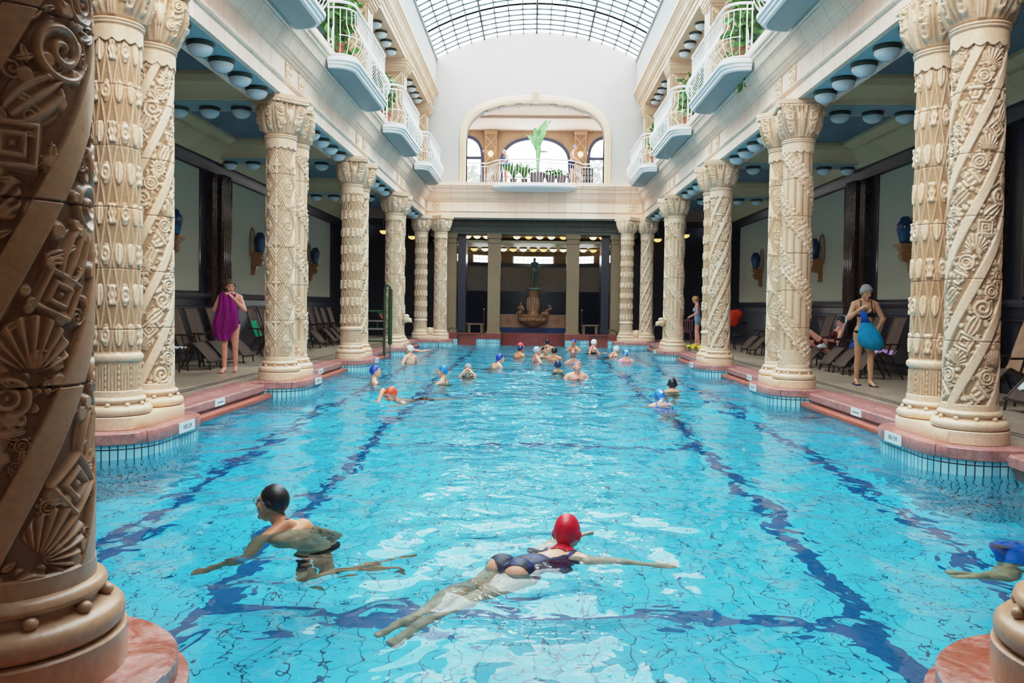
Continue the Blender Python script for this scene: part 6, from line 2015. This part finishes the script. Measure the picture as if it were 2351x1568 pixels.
b = MB(); b.extr([(-.2, 1.07), (0, 1.07), (0, .84), (-.08, .86), (-.16, .95)], lambda x, z, q: (x, q, z), -.008, .008); b.build('gusset_plate', M['green'], t)
b = MB(); b.tube([(-.11, -.03, 1.0), (-.06, -.03, .88)], .02, 8); b.build('red_handle', M['cap_red'], t)
# ---- fountain
t = thing('wall_fountain', 'brown ceramic fountain with shell bowl and tall pedestal in the far apse', 'fountain', (.08, 33.0, 0))
b = MB(); b.lathe([(.01, .42), (.12, .44), (.3, .50), (.47, .62), (.57, .76), (.62, .86), (.63, .90), (.58, .9), (.5, .86), (.01, .84)], 44, (0, -.15, 0)); 
for i in range(18): a = PI+PI*i/17; b.ball((.56*math.cos(a), -.15+.56*math.sin(a), .73), (.06, .06, .09), 8, 6)
b.build('bowl', M['fount'], t, 50)
b = MB(); b.lathe([(.3, .85), (.3, .92), (.25, .96), (.235, 1.0), (.23, 1.82), (.26, 1.86), (.27, 1.93), (.01, 1.95)], 24, (0, .05, 0)); 
for i in range(8): b.ball((.23*math.cos(PI+i*PI/7), .05+.23*math.sin(PI+i*PI/7), 1.35), (.05, .03, .3), 8, 6)
b.build('pedestal', M['fount'], t, 40)
b = MB(); b.lathe([(.01, 1.93), (.29, 1.94), (.29, 1.99), (.2, 2.03), (.01, 2.03)][::1], 20, (0.03, .0, 0)); b.build('bronze_base', M['bronze'], t, 40)
b = MB(); b.box(-1.5, 1.5, .1, .5, .38, .92); b.box(-1.55, 1.55, .06, .5, .86, .93)
for s in (-1, 1): b.tube([(s*(1.0+.14*math.cos(a*1.0)*(1-a/14)), .09, .62+.14*math.sin(a)*(1-a/14)) for a in np.linspace(0, 11, 40)], .02, 6)
b.build('parapet', M['fount'], t, 30)
b = MB(); b.box(-1.5, 1.5, -.02, .5, 0, .39); b.build('blue_plinth', M['fount_blue'], t)
b = MB(); b.tube([(.42+.14*q-.02*q*q, 32.85, .95+.05*math.sin(q*1.2)+.03*q*(q > 3)) for q in range(6)]+[(.82, 32.85, 1.2), (.76, 32.85, 1.32), (.68, 32.85, 1.3)], [.05, .08, .09, .085, .07, .055, .045, .035, .02], 8)
o = b.build('stone_dolphin', M['fount'], None, 60); tag(o, 'small curling stone dolphin on the rim right of the fountain pedestal', 'statue')
for s in (-1, 1):
    t = thing('stone_bench', 'dark bench with a stool in the %s bay of the far hall' % SIDE[s], 'bench', (sx(s, 2.3), 32.2, 0))
    b = MB(); b.box(-.35, .35, -.2, .2, .5, .56); b.build('seat', M['pier'], t)
    for x in (-.25, .25): b = MB(); b.box(x-.05, x+.05, -.15, .15, 0, .5); b.build('leg', M['pier'], t)
    t = thing('handrail_post', 'dark handrail post beside the %s inner pier' % SIDE[s], 'handrail', (sx(s, 1.85), 30.2, .22)); b = MB(); b.tube([(0, 0, 0), (0, 0, .9)], .02, 8); b.build('post', M['frame'], t); b = MB(); b.ball((0, 0, .92), .03, 8, 6); b.build('knob', M['steel'], t)
    t = thing('handrail', 'bent dark handrail beside the outer %s pier' % SIDE[s], 'handrail', (sx(s, 2.98), 29.95, .22)); b = MB(); b.tube([(-.2, 0, .12), (-.1, 0, .2), (.05, 0, .2), (.16, 0, .12), (.2, 0, -.3)], .022, 8); b.build('tube', M['frame'], t)

# ================================================================== LIGHT AND CAMERA
w = bpy.data.worlds.new('overcast'); sc.world = w; w.use_nodes = True
nt = w.node_tree; nt.nodes.clear()
o_ = nt.nodes.new('ShaderNodeOutputWorld'); bg = nt.nodes.new('ShaderNodeBackground')
tc = nt.nodes.new('ShaderNodeTexCoord'); sp = nt.nodes.new('ShaderNodeSeparateXYZ'); cr = nt.nodes.new('ShaderNodeValToRGB')
nt.links.new(tc.outputs['Generated'], sp.inputs[0]); nt.links.new(sp.outputs[2], cr.inputs[0])
cr.color_ramp.elements[0].position = .0; cr.color_ramp.elements[0].color = (.86, .9, .92, 1)
cr.color_ramp.elements[1].position = .7; cr.color_ramp.elements[1].color = (.98, .98, .98, 1)
nt.links.new(cr.outputs[0], bg.inputs['Color']); bg.inputs['Strength'].default_value = 14.5
nt.links.new(bg.outputs[0], o_.inputs[0])

# added warm fill lights behind the camera, brightening the foreground columns
for x, y in ((-.6, -1.2), (1.6, -1.6)):
    L = bpy.data.lights.new('foreground_fill', 'AREA'); L.shape = 'DISK'; L.size = .9; L.energy = 13; L.color = (1, .78, .6)
    lo = bpy.data.objects.new('foreground_fill', L); COL.objects.link(lo); lo.location = (x, y, 4.2)
# added fill light at the near end for camera-facing surfaces; no window modelled
L = bpy.data.lights.new('near_end_fill', 'AREA'); L.shape = 'RECTANGLE'; L.size = 5.2; L.size_y = 2.8; L.energy = 620; L.color = (1, .94, .88)
lo = bpy.data.objects.new('near_end_fill', L); COL.objects.link(lo); lo.location = (XC, 2.75, 7.4); lo.rotation_euler = (math.radians(82), 0, 0)
F, PITCH, YAW, ROLL, SY = 1835.12, -.02606, -.02355, .0132, -32.4
cam = bpy.data.cameras.new('camera'); co = bpy.data.objects.new('camera', cam); COL.objects.link(co)
cy, sy_, cp, sp_, cr_, sr_ = math.cos(YAW), math.sin(YAW), math.cos(PITCH), math.sin(PITCH), math.cos(ROLL), math.sin(ROLL)
r0 = Vector((cy, -sy_, 0)); f0 = Vector((sy_, cy, 0)); fw = f0*cp+Vector((0, 0, sp_)); up0 = -f0*sp_+Vector((0, 0, cp))
Rv = r0*cr_+up0*sr_; Uv = -r0*sr_+up0*cr_
Mx = Matrix((Rv, Uv, -fw)).transposed().to_4x4(); Mx.translation = Vector((0, 0, 1.25))
co.matrix_world = Mx
cam.sensor_fit = 'HORIZONTAL'; cam.sensor_width = 36; cam.lens = F*36/2351
cam.shift_y = SY/2351*1.0
cam.clip_start = .05; cam.clip_end = 200
sc.camera = co
sc.cycles.use_denoising = True
try: sc.cycles.denoiser = 'OPENIMAGEDENOISE'
except Exception: pass
sc.cycles.max_bounces = 7; sc.cycles.diffuse_bounces = 3; sc.cycles.glossy_bounces = 3; sc.cycles.transmission_bounces = 5; sc.cycles.transparent_max_bounces = 12
sc.cycles.sample_clamp_indirect = 6
sc.cycles.blur_glossy = .1
sc.cycles.use_adaptive_sampling = True; sc.cycles.adaptive_threshold = .12
vs_ = sc.view_settings
vs_.view_transform = 'Standard'; vs_.look = 'None'; vs_.exposure = 0
vs_.use_curve_mapping = True
cm = vs_.curve_mapping
cm.white_level = (12, 12, 12); cm.black_level = (0, 0, 0)
cv = cm.curves[3]
for x, y in ((.05, .052), (.1, .104), (.2, .206), (.35, .352), (.5, .475), (.7, .60), (1, .715), (1.5, .80), (2.2, .855), (4, .912), (7, .955)):
    cv.points.new(x/12, y)
cv.points[0].location = (0, 0.001); cv.points[-1].location = (1, .99)
cm.update()
